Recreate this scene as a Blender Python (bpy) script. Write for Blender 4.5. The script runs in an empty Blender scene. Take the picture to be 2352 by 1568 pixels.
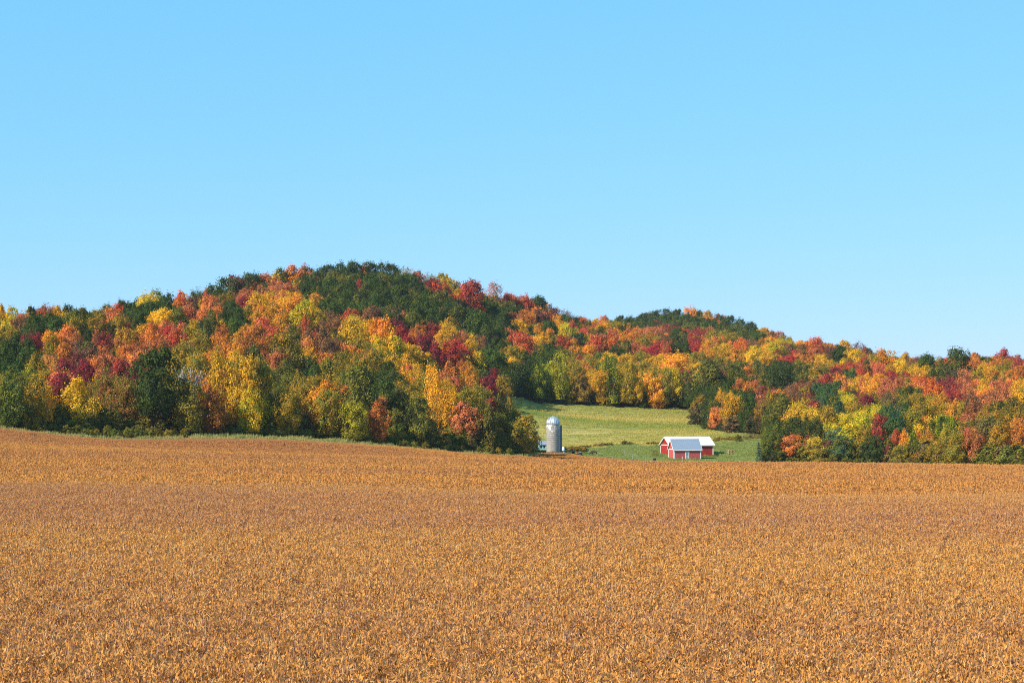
import bpy, bmesh, math, random
import numpy as np
from mathutils import Vector, Matrix, noise as mnoise

random.seed(7); RNG = np.random.default_rng(7)
SC = bpy.context.scene
COL = SC.collection

# ------------------------------------------------------------------ camera
ZC = 6.7                      # eye height above the near field
FPX, U0, VH = 4389.0, 1176.0, 960.0   # focal length, centre column, horizon row (picture 2352 wide)
cam_d = bpy.data.cameras.new('camera'); cam = bpy.data.objects.new('camera', cam_d); COL.objects.link(cam)
cam.location = (0, 0, ZC); cam.rotation_euler = (math.radians(90), 0, 0)
cam_d.sensor_width = 36.0; cam_d.lens = 36.0 * FPX / 2352.0
cam_d.shift_y = (VH - 784.0) / 2352.0
cam_d.clip_start = 0.5; cam_d.clip_end = 20000
SC.camera = cam

# ------------------------------------------------------------------ sky, sun, exposure
SUN_AZ_LEFT, SUN_EL = 55.0, 37.0       # degrees left of the direction behind the camera, degrees up
az = math.radians(SUN_AZ_LEFT); el = math.radians(SUN_EL)
SUN_DIR = Vector((-math.sin(az) * math.cos(el), -math.cos(az) * math.cos(el), math.sin(el)))
wld = bpy.data.worlds.new('World'); SC.world = wld; wld.use_nodes = True
wn = wld.node_tree.nodes; wl = wld.node_tree.links; wn.clear()
sky = wn.new('ShaderNodeTexSky'); sky.sky_type = 'NISHITA'; sky.sun_disc = False
sky.sun_elevation = el
sky.sun_rotation = math.atan2(SUN_DIR.x, SUN_DIR.y)
sky.altitude = 300; sky.air_density = 1.0; sky.dust_density = 0.0; sky.ozone_density = 10.0   # dry, clear autumn air
bg = wn.new('ShaderNodeBackground'); bg.inputs['Strength'].default_value = 0.15
wo = wn.new('ShaderNodeOutputWorld')
# the photograph's colour response, the same all over the sky: each channel scaled and softened
sep = wn.new('ShaderNodeSeparateColor'); cmb = wn.new('ShaderNodeCombineColor')
wl.new(sky.outputs[0], sep.inputs[0])
for ch, (pw, gain) in enumerate(((0.69, 0.96), (0.34, 2.10), (0.30, 2.90))):
    m1 = wn.new('ShaderNodeMath'); m1.operation = 'POWER'; m1.inputs[1].default_value = pw
    m2 = wn.new('ShaderNodeMath'); m2.operation = 'MULTIPLY'; m2.inputs[1].default_value = gain
    wl.new(sep.outputs[ch], m1.inputs[0]); wl.new(m1.outputs[0], m2.inputs[0]); wl.new(m2.outputs[0], cmb.inputs[ch])
wl.new(cmb.outputs[0], bg.inputs[0]); wl.new(bg.outputs[0], wo.inputs[0])
sun_d = bpy.data.lights.new('sun', 'SUN'); sun_d.energy = 5.0; sun_d.angle = math.radians(0.53)
sun_d.color = (1.0, 0.90, 0.74)
sun = bpy.data.objects.new('sun', sun_d); COL.objects.link(sun)
sun.rotation_euler = (-SUN_DIR).to_track_quat('-Z', 'Y').to_euler(); sun.location = (-200, -100, 300)
vs = SC.view_settings
vs.view_transform = 'Standard'; vs.look = 'None'; vs.gamma = 1.0; vs.use_curve_mapping = False
vs.exposure = 0.55
HAZE = 0.00004
SC.cycles.max_bounces = 6; SC.cycles.diffuse_bounces = 2; SC.cycles.transparent_max_bounces = 4
SC.cycles.transmission_bounces = 3; SC.cycles.glossy_bounces = 2; SC.cycles.volume_bounces = 0
SC.cycles.use_denoising = False
SC.cycles.filter_width = 1.0            # a crisp lens

# ------------------------------------------------------------------ material helpers
def new_mat(name):
    m = bpy.data.materials.new(name); m.use_nodes = True
    m.node_tree.nodes.clear()
    return m, m.node_tree.nodes, m.node_tree.links
def nd(ns, t, **kw):
    n = ns.new(t)
    for k, v in kw.items(): setattr(n, k, v)
    return n
def ramp(ns, stops):
    r = ns.new('ShaderNodeValToRGB'); e = r.color_ramp.elements
    while len(e) < len(stops): e.new(0.5)
    for k, (p, c) in enumerate(stops):
        e[k].position = p; e[k].color = (c[0], c[1], c[2], 1)
    return r
def noise_node(ns, ls, scale, detail=4, rough=0.55, vec=None, mapping=None):
    n = ns.new('ShaderNodeTexNoise'); n.inputs['Scale'].default_value = scale
    n.inputs['Detail'].default_value = detail; n.inputs['Roughness'].default_value = rough
    if vec is not None:
        if mapping:
            mp = ns.new('ShaderNodeMapping'); mp.inputs['Scale'].default_value = mapping
            ls.new(vec, mp.inputs['Vector']); vec = mp.outputs[0]
        ls.new(vec, n.inputs['Vector'])
    return n
def mixc(ns, ls, fac, a, b, blend='MIX'):
    m = ns.new('ShaderNodeMix'); m.data_type = 'RGBA'; m.blend_type = blend
    for sock, val in ((m.inputs[0], fac), (m.inputs[6], a), (m.inputs[7], b)):
        if hasattr(val, 'is_output'): ls.new(val, sock)
        elif isinstance(val, (int, float)): sock.default_value = val
        else: sock.default_value = (*val[:3], 1)
    return m.outputs[2]

def simple_mat(name, col, rough=0.6, metal=0.0, var=0.25, scale=2.0, bump=0.0, stretch=(1, 1, 1), spec=0.3, col2=None):
    """a painted or weathered surface: base colour with uneven wear, no light baked in"""
    m, ns, ls = new_mat(name)
    tc = nd(ns, 'ShaderNodeTexCoord')
    n = noise_node(ns, ls, scale, 6, 0.6, tc.outputs['Object'], stretch)
    c2 = col2 or tuple(x * (1 - var) for x in col)
    r = ramp(ns, [(0.32, c2), (0.62, col)])
    ls.new(n.outputs['Fac'], r.inputs['Fac'])
    p = nd(ns, 'ShaderNodeBsdfPrincipled'); p.inputs['Roughness'].default_value = rough
    p.inputs['Metallic'].default_value = metal; p.inputs['Specular IOR Level'].default_value = spec
    ls.new(r.outputs['Color'], p.inputs['Base Color'])
    if bump:
        b = nd(ns, 'ShaderNodeBump'); b.inputs['Strength'].default_value = bump
        ls.new(n.outputs['Fac'], b.inputs['Height']); ls.new(b.outputs[0], p.inputs['Normal'])
    o = nd(ns, 'ShaderNodeOutputMaterial'); ls.new(p.outputs[0], o.inputs[0])
    return m

def foliage_mat():
    """leaf colour comes from the tree (tcol, tcol2), with lobes and leaves that differ"""
    m, ns, ls = new_mat('foliage')
    a1 = nd(ns, 'ShaderNodeAttribute', attribute_type='INSTANCER', attribute_name='tcol')
    a2 = nd(ns, 'ShaderNodeAttribute', attribute_type='INSTANCER', attribute_name='tcol2')
    var = nd(ns, 'ShaderNodeAttribute', attribute_type='GEOMETRY', attribute_name='leafvar')
    lob = nd(ns, 'ShaderNodeAttribute', attribute_type='GEOMETRY', attribute_name='lobevar')
    tc = nd(ns, 'ShaderNodeTexCoord')
    oi = nd(ns, 'ShaderNodeObjectInfo')
    add = nd(ns, 'ShaderNodeVectorMath', operation='ADD')
    ls.new(tc.outputs['Object'], add.inputs[0])
    sc = nd(ns, 'ShaderNodeMath', operation='MULTIPLY'); sc.inputs[1].default_value = 37.0
    ls.new(oi.outputs['Random'], sc.inputs[0]); ls.new(sc.outputs[0], add.inputs[1])
    n = noise_node(ns, ls, 2.3, 3, 0.6, add.outputs[0])
    s = nd(ns, 'ShaderNodeMath', operation='MULTIPLY_ADD'); s.inputs[1].default_value = 0.45
    ls.new(lob.outputs['Fac'], s.inputs[0]); ls.new(n.outputs['Fac'], s.inputs[2])
    mr = nd(ns, 'ShaderNodeMapRange'); mr.inputs[1].default_value = 0.54; mr.inputs[2].default_value = 0.84
    ls.new(s.outputs[0], mr.inputs[0])
    c = mixc(ns, ls, mr.outputs[0], a1.outputs['Color'], a2.outputs['Color'])
    hs = nd(ns, 'ShaderNodeHueSaturation')
    h = nd(ns, 'ShaderNodeMapRange'); h.inputs[3].default_value = 0.485; h.inputs[4].default_value = 0.515
    ls.new(var.outputs['Fac'], h.inputs[0]); ls.new(h.outputs[0], hs.inputs['Hue'])
    v = nd(ns, 'ShaderNodeMapRange'); v.inputs[3].default_value = 0.84; v.inputs[4].default_value = 1.16
    ls.new(var.outputs['Fac'], v.inputs[0]); ls.new(v.outputs[0], hs.inputs['Value'])
    ls.new(c, hs.inputs['Color'])
    d = nd(ns, 'ShaderNodeBsdfDiffuse'); t = nd(ns, 'ShaderNodeBsdfTranslucent')
    ls.new(hs.outputs[0], d.inputs[0]); ls.new(hs.outputs[0], t.inputs[0])
    mx = nd(ns, 'ShaderNodeMixShader'); mx.inputs[0].default_value = 0.24
    ls.new(d.outputs[0], mx.inputs[1]); ls.new(t.outputs[0], mx.inputs[2])
    o = nd(ns, 'ShaderNodeOutputMaterial'); ls.new(mx.outputs[0], o.inputs[0])
    return m

def blade_mat(name, patch_a, patch_b, pscale, stretch=(1, 1, 1), transl=0.2, amount=0.5, band=None):
    """dry crop or grass: colour of each blade from the mesh, drifting over the ground"""
    m, ns, ls = new_mat(name)
    bc = nd(ns, 'ShaderNodeAttribute', attribute_type='GEOMETRY', attribute_name='bladecol')
    ge = nd(ns, 'ShaderNodeNewGeometry')
    n = noise_node(ns, ls, pscale, 2, 0.5, ge.outputs['Position'], stretch)
    r = ramp(ns, [(0.36, patch_a), (0.64, patch_b)])
    ls.new(n.outputs['Fac'], r.inputs['Fac'])
    c = mixc(ns, ls, amount, bc.outputs['Color'], r.outputs['Color'], 'MULTIPLY')
    if band:      # a strip of duller, more mauve colour across the field, with a wandering edge
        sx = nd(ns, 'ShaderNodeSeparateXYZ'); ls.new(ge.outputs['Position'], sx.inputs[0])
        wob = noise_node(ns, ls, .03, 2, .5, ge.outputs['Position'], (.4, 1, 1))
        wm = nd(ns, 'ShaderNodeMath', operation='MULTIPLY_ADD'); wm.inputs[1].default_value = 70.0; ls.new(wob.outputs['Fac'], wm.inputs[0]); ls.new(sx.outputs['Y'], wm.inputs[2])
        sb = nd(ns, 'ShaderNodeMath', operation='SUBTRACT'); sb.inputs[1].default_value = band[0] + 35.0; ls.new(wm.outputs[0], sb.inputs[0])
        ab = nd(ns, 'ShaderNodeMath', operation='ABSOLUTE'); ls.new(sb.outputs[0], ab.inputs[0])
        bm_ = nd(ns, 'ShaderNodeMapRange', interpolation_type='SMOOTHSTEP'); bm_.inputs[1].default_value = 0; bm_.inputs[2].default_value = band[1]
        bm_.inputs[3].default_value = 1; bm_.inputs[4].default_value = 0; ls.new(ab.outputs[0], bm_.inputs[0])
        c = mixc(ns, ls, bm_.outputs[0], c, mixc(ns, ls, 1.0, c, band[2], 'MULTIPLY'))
    d = nd(ns, 'ShaderNodeBsdfDiffuse'); t = nd(ns, 'ShaderNodeBsdfTranslucent')
    ls.new(c, d.inputs[0]); ls.new(c, t.inputs[0])
    mx = nd(ns, 'ShaderNodeMixShader'); mx.inputs[0].default_value = transl
    ls.new(d.outputs[0], mx.inputs[1]); ls.new(t.outputs[0], mx.inputs[2])
    o = nd(ns, 'ShaderNodeOutputMaterial'); ls.new(mx.outputs[0], o.inputs[0])
    return m

def ground_mat(name, stops, scale, stretch=(1, 1, 1), stops2=None, scale2=1.0, mix2=0.5, bump=0.4, bscale=2.0):
    m, ns, ls = new_mat(name)
    ge = nd(ns, 'ShaderNodeNewGeometry')
    n = noise_node(ns, ls, scale, 5, 0.6, ge.outputs['Position'], stretch)
    r = ramp(ns, stops); ls.new(n.outputs['Fac'], r.inputs['Fac'])
    c = r.outputs['Color']
    if stops2:
        n2 = noise_node(ns, ls, scale2, 6, 0.65, ge.outputs['Position'], stretch)
        r2 = ramp(ns, stops2); ls.new(n2.outputs['Fac'], r2.inputs['Fac'])
        c = mixc(ns, ls, mix2, c, r2.outputs['Color'])
    p = nd(ns, 'ShaderNodeBsdfPrincipled'); p.inputs['Roughness'].default_value = 0.95
    p.inputs['Specular IOR Level'].default_value = 0.05
    ls.new(c, p.inputs['Base Color'])
    n3 = noise_node(ns, ls, bscale, 6, 0.7, ge.outputs['Position'])
    b = nd(ns, 'ShaderNodeBump'); b.inputs['Strength'].default_value = bump; b.inputs['Distance'].default_value = 0.5
    ls.new(n3.outputs['Fac'], b.inputs['Height']); ls.new(b.outputs[0], p.inputs['Normal'])
    o = nd(ns, 'ShaderNodeOutputMaterial'); ls.new(p.outputs[0], o.inputs[0])
    return m

M = {}
M['leaf'] = foliage_mat()
M['bark'] = simple_mat('bark', (0.13, 0.10, 0.075), 0.9, var=0.5, scale=6, stretch=(1, 1, .25))
M['birch_bark'] = simple_mat('birch_bark', (0.62, 0.58, 0.52), 0.8, var=0.55, scale=7, stretch=(1, 1, 3))
M['twig'] = simple_mat('twig', (0.38, 0.34, 0.30), 0.9, var=0.4, scale=4)
M['soil'] = ground_mat('soil', [(0.3, (.20, .105, .04)), (0.7, (.30, .17, .065))], 0.05, stops2=[(.3, (.14, .075, .03)), (.7, (.34, .20, .08))], scale2=1.5)
M['litter'] = ground_mat('leaf_litter', [(0.3, (.045, .035, .018)), (0.7, (.11, .065, .025))], 0.08, stops2=[(.3, (.03, .03, .015)), (.7, (.13, .08, .03))], scale2=0.9)
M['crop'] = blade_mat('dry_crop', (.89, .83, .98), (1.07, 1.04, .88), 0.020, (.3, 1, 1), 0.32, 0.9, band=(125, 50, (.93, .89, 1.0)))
M['red_paint'] = simple_mat('red_barn_paint', (.40, .028, .022), .65, var=.35, scale=1.2, stretch=(3, 3, .4), bump=.05)
M['pink_paint'] = simple_mat('faded_red_paint', (.50, .10, .09), .7, var=.22, scale=1.2, stretch=(3, 3, .4), bump=.05)
M['white_paint'] = simple_mat('white_paint', (.80, .80, .78), .55, var=.12, scale=1.5)
M['white_roof'] = simple_mat('white_metal_roof', (.80, .80, .79), .45, var=.10, scale=.8, stretch=(4, .3, 1))
M['tin_roof'] = simple_mat('tin_roof', (.27, .33, .41), .5, metal=.2, var=.12, scale=.9, stretch=(5, .3, 1))
M['dark'] = simple_mat('dark_opening', (.012, .012, .012), .8)
M['grey_door'] = simple_mat('grey_door', (.36, .38, .40), .6, var=.2)
M['tin'] = simple_mat('galvanised_tin', (.50, .54, .58), .42, metal=.5, var=.3, scale=2.5)
M['chute'] = simple_mat('weathered_blue_tin', (.12, .20, .34), .6, metal=.2, var=.3, scale=2)
M['hoop'] = simple_mat('steel_hoop', (.27, .25, .23), .7, metal=.2, var=.4)
M['post'] = simple_mat('weathered_wood', (.36, .33, .28), .85, var=.4, scale=4)
M['rope'] = simple_mat('pale_rope', (.40, .38, .34), .9, var=.2)
M['hide'] = simple_mat('dark_brown_hide', (.075, .042, .026), .6, var=.3, scale=1.5)
M['black_hair'] = simple_mat('black_hair', (.012, .010, .009), .7, var=.3)
M['sock'] = simple_mat('white_sock', (.75, .72, .68), .8, var=.1)
M['yellow_paint'] = simple_mat('yellow_machine_paint', (.62, .36, .07), .5, var=.25, scale=2)
M['turquoise'] = simple_mat('turquoise_paint', (.32, .58, .58), .6, var=.55, scale=1.6)
M['rubber'] = simple_mat('rubber', (.02, .02, .02), .85, var=.2)
M['wagon_wood'] = simple_mat('grey_wagon_boards', (.46, .44, .42), .8, var=.3, scale=2)
M['orange_paint'] = simple_mat('orange_paint', (.55, .16, .05), .5, var=.2)
M['blue_paint'] = simple_mat('blue_grey_paint', (.20, .30, .42), .5, var=.3)
M['hay'] = simple_mat('hay', (.46, .34, .12), .95, var=.45, scale=7, bump=.5)

def silo_mat():
    m, ns, ls = new_mat('stave_concrete')
    tc = nd(ns, 'ShaderNodeTexCoord')
    n = noise_node(ns, ls, 1.1, 6, .65, tc.outputs['Object'])
    r = ramp(ns, [(.3, (.27, .25, .225)), (.7, (.40, .38, .35))]); ls.new(n.outputs['Fac'], r.inputs['Fac'])
    sx = nd(ns, 'ShaderNodeSeparateXYZ'); ls.new(tc.outputs['Object'], sx.inputs[0])
    # flaking white paint: thick in the top band, scraps lower down
    n2 = noise_node(ns, ls, 2.2, 5, .6, tc.outputs['Object'], (1, 1, .45))
    mr = nd(ns, 'ShaderNodeMapRange'); mr.inputs[1].default_value = 3.0; mr.inputs[2].default_value = 8.7
    mr.inputs[3].default_value = -.20; mr.inputs[4].default_value = .095
    ls.new(sx.outputs['Z'], mr.inputs[0])
    ad = nd(ns, 'ShaderNodeMath', operation='ADD'); ls.new(n2.outputs['Fac'], ad.inputs[0]); ls.new(mr.outputs[0], ad.inputs[1])
    st = nd(ns, 'ShaderNodeMapRange'); st.inputs[1].default_value = .545; st.inputs[2].default_value = .585
    ls.new(ad.outputs[0], st.inputs[0])
    c = mixc(ns, ls, st.outputs[0], r.outputs['Color'], (.76, .75, .72))
    p = nd(ns, 'ShaderNodeBsdfPrincipled'); p.inputs['Roughness'].default_value = .9
    p.inputs['Specular IOR Level'].default_value = .1
    ls.new(c, p.inputs['Base Color'])
    o = nd(ns, 'ShaderNodeOutputMaterial'); ls.new(p.outputs[0], o.inputs[0])
    return m
M['silo'] = silo_mat()

# ------------------------------------------------------------------ object helpers
def tag(o, label=None, cat=None, group=None, kind=None):
    if label: o['label'] = label
    if cat: o['category'] = cat
    if group: o['group'] = group
    if kind: o['kind'] = kind
    return o
def empty(name, loc, rz=0.0):
    o = bpy.data.objects.new(name, None); COL.objects.link(o)
    o.empty_display_size = 0.5
    o.location = loc; o.rotation_euler = (0, 0, rz)
    return o
def link(name, me, parent=None):
    o = bpy.data.objects.new(name, me); COL.objects.link(o)
    if parent is not None: o.parent = parent
    return o
def mesh_np(name, verts, faces, mats=(), smooth=False, fattr=None, fcol=None):
    """verts (n,3); faces (m,k) array; fattr {name: (m,)} ; fcol {name: (m,3)}"""
    me = bpy.data.meshes.new(name)
    verts = np.asarray(verts, np.float32); faces = np.asarray(faces, np.int32)
    k = faces.shape[1]; m = len(faces)
    me.vertices.add(len(verts)); me.vertices.foreach_set('co', verts.ravel())
    me.loops.add(m * k); me.loops.foreach_set('vertex_index', faces.ravel())
    me.polygons.add(m); me.polygons.foreach_set('loop_start', np.arange(0, m * k, k, dtype=np.int32))
    if smooth: me.polygons.foreach_set('use_smooth', np.ones(m, bool))
    for a, v in (fattr or {}).items():
        at = me.attributes.new(a, 'FLOAT', 'FACE'); at.data.foreach_set('value', np.asarray(v, np.float32))
    for a, v in (fcol or {}).items():
        at = me.attributes.new(a, 'FLOAT_COLOR', 'FACE')
        c = np.ones((m, 4), np.float32); c[:, :3] = v
        at.data.foreach_set('color', c.ravel())
    for mt in mats: me.materials.append(mt)
    me.update(calc_edges=True); me.validate()
    return me
class MB:
    """collects boxes, bars and tubes into one mesh"""
    def __init__(s): s.v = []; s.f = []
    def add(s, verts, faces):
        b = len(s.v); s.v += [tuple(p) for p in verts]; s.f += [tuple(b + i for i in f) for f in faces]; return s
    def box(s, x0, x1, y0, y1, z0, z1):
        return s.add([(x0, y0, z0), (x1, y0, z0), (x1, y1, z0), (x0, y1, z0), (x0, y0, z1), (x1, y0, z1), (x1, y1, z1), (x0, y1, z1)],
                     [(0, 3, 2, 1), (4, 5, 6, 7), (0, 1, 5, 4), (1, 2, 6, 5), (2, 3, 7, 6), (3, 0, 4, 7)])
    def prism(s, poly, axis, a, b):
        """poly: list of 2-D points, extruded along axis from a to b"""
        n = len(poly)
        def P(p, t): return {'x': (t, p[0], p[1]), 'y': (p[0], t, p[1]), 'z': (p[0], p[1], t)}[axis]
        vs_ = [P(p, a) for p in poly] + [P(p, b) for p in poly]
        fs = [tuple(range(n))[::-1], tuple(range(n, 2 * n))] + [(i, (i + 1) % n, n + (i + 1) % n, n + i) for i in range(n)]
        return s.add(vs_, fs)
    def tube(s, pts, rad, n=6):
        pts = [Vector(p) for p in pts]; rad = rad if isinstance(rad, (list, tuple)) else [rad] * len(pts)
        rings = []
        for i, p in enumerate(pts):
            d = (pts[min(i + 1, len(pts) - 1)] - pts[max(i - 1, 0)]).normalized()
            a = d.orthogonal().normalized(); b = d.cross(a)
            rings.append([p + (a * math.cos(2 * math.pi * k / n) + b * math.sin(2 * math.pi * k / n)) * rad[i] for k in range(n)])
        vs_ = [q for r in rings for q in r]; fs = []
        for i in range(len(pts) - 1):
            for k in range(n):
                fs.append((i * n + k, i * n + (k + 1) % n, (i + 1) * n + (k + 1) % n, (i + 1) * n + k))
        fs.append(tuple(range(n))[::-1]); fs.append(tuple((len(pts) - 1) * n + k for k in range(n)))
        return s.add(vs_, fs)
    def lathe(s, prof, n=24, cx=0, cy=0, axis='z'):
        vs_ = []; fs = []
        for (r, z) in prof:
            for k in range(n):
                a = 2 * math.pi * k / n
                q = (r * math.cos(a), r * math.sin(a), z)
                if axis == 'y': q = (q[0], q[2], q[1])
                if axis == 'x': q = (q[2], q[0], q[1])
                vs_.append((q[0] + cx, q[1] + cy, q[2]))
        for i in range(len(prof) - 1):
            for k in range(n):
                fs.append((i * n + k, i * n + (k + 1) % n, (i + 1) * n + (k + 1) % n, (i + 1) * n + k))
        fs.append(tuple(range(n))[::-1]); fs.append(tuple((len(prof) - 1) * n + k for k in range(n)))
        return s.add(vs_, fs)
    def build(s, name, mat, parent=None, bevel=0.0, smooth=False):
        me = bpy.data.meshes.new(name); me.from_pydata(s.v, [], s.f)
        bm = bmesh.new(); bm.from_mesh(me); bmesh.ops.recalc_face_normals(bm, faces=bm.faces)
        if bevel: bmesh.ops.bevel(bm, geom=bm.edges[:], offset=bevel, segments=1, affect='EDGES', clamp_overlap=True)
        bm.to_mesh(me); bm.free()
        me.materials.append(M[mat] if isinstance(mat, str) else mat)
        if smooth:
            for p in me.polygons: p.use_smooth = True
        return link(name, me, parent)

def scatter(name, protos, pos, rot, scl, idx, attrs=None):
    """one object of instances (only for what nobody could count): geometry nodes, prototypes stay unlinked"""
    me = bpy.data.meshes.new(name)
    n = len(pos)
    me.vertices.add(n); me.vertices.foreach_set('co', np.asarray(pos, np.float32).ravel())
    def av(a, t, v, f='vector'):
        at = me.attributes.new(a, t, 'POINT'); at.data.foreach_set(f, np.asarray(v, np.float32 if t != 'INT' else np.int32).ravel())
    av('rot', 'FLOAT_VECTOR', rot); av('scl', 'FLOAT_VECTOR', scl); av('idx', 'INT', idx, 'value')
    for a, v in (attrs or {}).items(): av(a, 'FLOAT_VECTOR', v)
    pc = bpy.data.collections.new(name + '_kinds')
    for k, pm in enumerate(protos):
        po = bpy.data.objects.new('%s_kind_%02d' % (name, k), pm); pc.objects.link(po)
    o = link(name, me)
    ng = bpy.data.node_groups.new(name, 'GeometryNodeTree')
    ng.interface.new_socket('Geometry', in_out='INPUT', socket_type='NodeSocketGeometry')
    ng.interface.new_socket('Geometry', in_out='OUTPUT', socket_type='NodeSocketGeometry')
    N, L = ng.nodes, ng.links
    gi, go = N.new('NodeGroupInput'), N.new('NodeGroupOutput')
    ci = N.new('GeometryNodeCollectionInfo'); ci.inputs['Collection'].default_value = pc
    ci.inputs['Separate Children'].default_value = True; ci.inputs['Reset Children'].default_value = True
    ip = N.new('GeometryNodeInstanceOnPoints'); ip.inputs['Pick Instance'].default_value = True
    def na(a, t):
        x = N.new('GeometryNodeInputNamedAttribute'); x.data_type = t; x.inputs['Name'].default_value = a
        return x.outputs[0]
    L.new(gi.outputs[0], ip.inputs['Points']); L.new(ci.outputs[0], ip.inputs['Instance'])
    L.new(na('idx', 'INT'), ip.inputs['Instance Index'])
    e2r = N.new('FunctionNodeEulerToRotation'); L.new(na('rot', 'FLOAT_VECTOR'), e2r.inputs[0]); L.new(e2r.outputs[0], ip.inputs['Rotation'])
    L.new(na('scl', 'FLOAT_VECTOR'), ip.inputs['Scale'])
    L.new(ip.outputs[0], go.inputs[0])
    md = o.modifiers.new('scatter', 'NODES'); md.node_group = ng
    o['kind'] = 'stuff'
    return o

# ------------------------------------------------------------------ the lie of the land
def P(u, v, d): return ((u - U0) / FPX * d, d, -(v - VH) / FPX * d)       # seen point -> offset from the eye
GP = []      # surveyed ground points (x, y, z rel. to eye)
for d in (-120, 0, 45, 110):
    for x in (-160, -40, 40, 160): GP.append((x, d, -6.7 + (0.35 if d == 110 else 0) - 0.003 * x))
for x, z in ((-160, -5.0), (-50, -6.3), (50, -7.4), (160, -8.4)): GP.append((x, 200, z))
for x, z in ((-160, -4.3), (-60, -6.3), (60, -8.4), (160, -9.9)): GP.append((x, 320, z))
CROP_H = 0.75
EDGE = [(-600, 968, 400), (-250, 978, 410), (0, 983, 420), (120, 997, 424), (250, 1007, 430), (380, 1008, 436), (630, 1009, 450), (760, 1016, 460), (885, 1023, 470), (1010, 1034, 482),
        (1135, 1043, 494), (1206, 1047, 502), (1222, 1043, 530), (1270, 1038.5, 544), (1300, 1041, 540), (1343, 1047, 533), (1407, 1053, 529), (1481, 1058, 528), (1604, 1061, 526),
        (1762, 1066, 520), (1990, 1069, 504), (2177, 1073, 488), (2352, 1077, 472), (2600, 1082, 455), (2950, 1090, 435)]
for u, v, d in EDGE:
    x, y, z = P(u, v, d); GP.append((x, y, z - CROP_H))
for u, v, d in [(0, 890, 520), (0, 806, 640), (-350, 880, 520), (-350, 800, 660), (350, 885, 540), (350, 764, 680), (600, 862, 560), (600, 721, 790),
                (850, 836, 650), (850, 772, 780), (850, 675, 900), (720, 690, 860), (1050, 962, 600), (1100, 1012, 540), (1130, 985, 650), (1200, 1036, 562), (1230, 1033, 592), (1190, 1026, 622), (1050, 828, 720), (1050, 768, 820), (1050, 713, 930),
                (1200, 924, 720), (1200, 844, 850), (1200, 752, 980), (1340, 931, 732), (1340, 862, 880), (1340, 790, 1050),
                (1560, 939, 742), (1560, 862, 900), (1560, 804, 1080), (1560, 761, 1250), (1440, 776, 1220),
                (1750, 907, 800), (1750, 835, 1000), (1750, 806, 1250), (1690, 990, 640), (1880, 1002, 600), (1880, 934, 750), (1880, 842, 1000),
                (2070, 1002, 600), (2070, 937, 750), (2070, 880, 950), (2352, 990, 600), (2352, 930, 730), (2352, 890, 860), (2750, 985, 600), (2750, 890, 900),
                (1272, 1043, 547), (1548, 1053.7, 537), (1638, 1046, 562), (1535, 1040, 570), (1360, 1040, 562), (1400, 1021, 602), (1560, 1019, 602), (1700, 1000, 612), (1740, 1035, 560),
                (1300, 978, 660), (1480, 980, 665)]:
    GP.append(P(u, v, d))
for x in (-700, -350, 0, 350, 700): GP.append((x, 1700, 20)); 
GP += [(700, 1100, 22), (-500, 1150, 20), (-150, 1150, 35), (150, 1450, 30), (-600, 700, 12)] + [P(*q) for q in ((0, 850, 760), (-200, 850, 760), (0, 870, 950), (200, 826, 840), (350, 800, 800), (350, 800, 950), (600, 745, 930), (600, 745, 1050))]
GP = np.array(GP, float)
def _tps(r2): return np.where(r2 > 0, r2 * np.log(np.maximum(r2, 1e-12)), 0.0)
_S = 500.0
_q = GP[:, :2] / _S; _n = len(_q)
_K = _tps(((_q[:, None] - _q[None]) ** 2).sum(-1)) + np.eye(_n) * 1e-5
_Pm = np.hstack([np.ones((_n, 1)), _q])
_A = np.zeros((_n + 3, _n + 3)); _A[:_n, :_n] = _K; _A[:_n, _n:] = _Pm; _A[_n:, :_n] = _Pm.T
_w = np.linalg.solve(_A, np.r_[GP[:, 2], 0, 0, 0])
def ground(x, y):
    x = np.atleast_1d(np.asarray(x, float)); y = np.atleast_1d(np.asarray(y, float)); sh = x.shape
    q = np.stack([x.ravel(), y.ravel()], 1) / _S; out = np.empty(len(q))
    for a in range(0, len(q), 20000):
        b = q[a:a + 20000]
        out[a:a + 20000] = _tps(((b[:, None] - _q[None]) ** 2).sum(-1)) @ _w[:_n] + _w[_n] + b @ _w[_n + 1:]
    xx, yy = q[:, 0] * _S, q[:, 1] * _S
    far = np.clip(np.maximum(np.abs(xx) - 750, np.maximum(yy - 1650, -100 - yy)) / 900.0, 0, 1); far = far * far * (3 - 2 * far)
    out = out * (1 - far) + np.where(yy < 300, -7.0, 8.0) * far
    out = out - 0.8 * np.exp(-((xx - 20) / 26) ** 2 - ((yy - 172) / 20) ** 2)      # a shallow hollow in the field
    out = out + 0.12 * np.sin(xx * .043 + 1.1) * np.sin(yy * .037) * np.clip((yy - 40) / 100, 0, 1)
    return (out + ZC).reshape(sh)
def gz(x, y): return float(ground([x], [y])[0])
_eu = np.array([e[0] for e in EDGE], float); _ed = np.array([e[2] for e in EDGE], float)
def edge_d(u): return np.interp(u, _eu, _ed)
def u_of(x, y): return U0 + FPX * x / np.maximum(y, 1.0)
def v_of(z, y): return VH - FPX * (z - ZC) / y
MEADOW = np.array([(1218, 505), (1212, 536), (1150, 560), (1115, 600), (1125, 650), (1166, 700), (1166, 722), (1200, 724), (1340, 733), (1560, 743), (1596, 735), (1590, 690), (1640, 645), (1705, 622),
                   (1765, 604), (1785, 575), (1768, 545), (1758, 518), (1600, 522), (1400, 522), (1280, 508)], float)
def in_poly(px, py, poly):
    inside = np.zeros(np.shape(px), bool); j = len(poly) - 1
    for i in range(len(poly)):
        xi, yi = poly[i]; xj, yj = poly[j]
        c = ((yi > py) != (yj > py)) & (px < (xj - xi) * (py - yi) / (yj - yi + 1e-9) + xi)
        inside ^= c; j = i
    return inside
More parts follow.
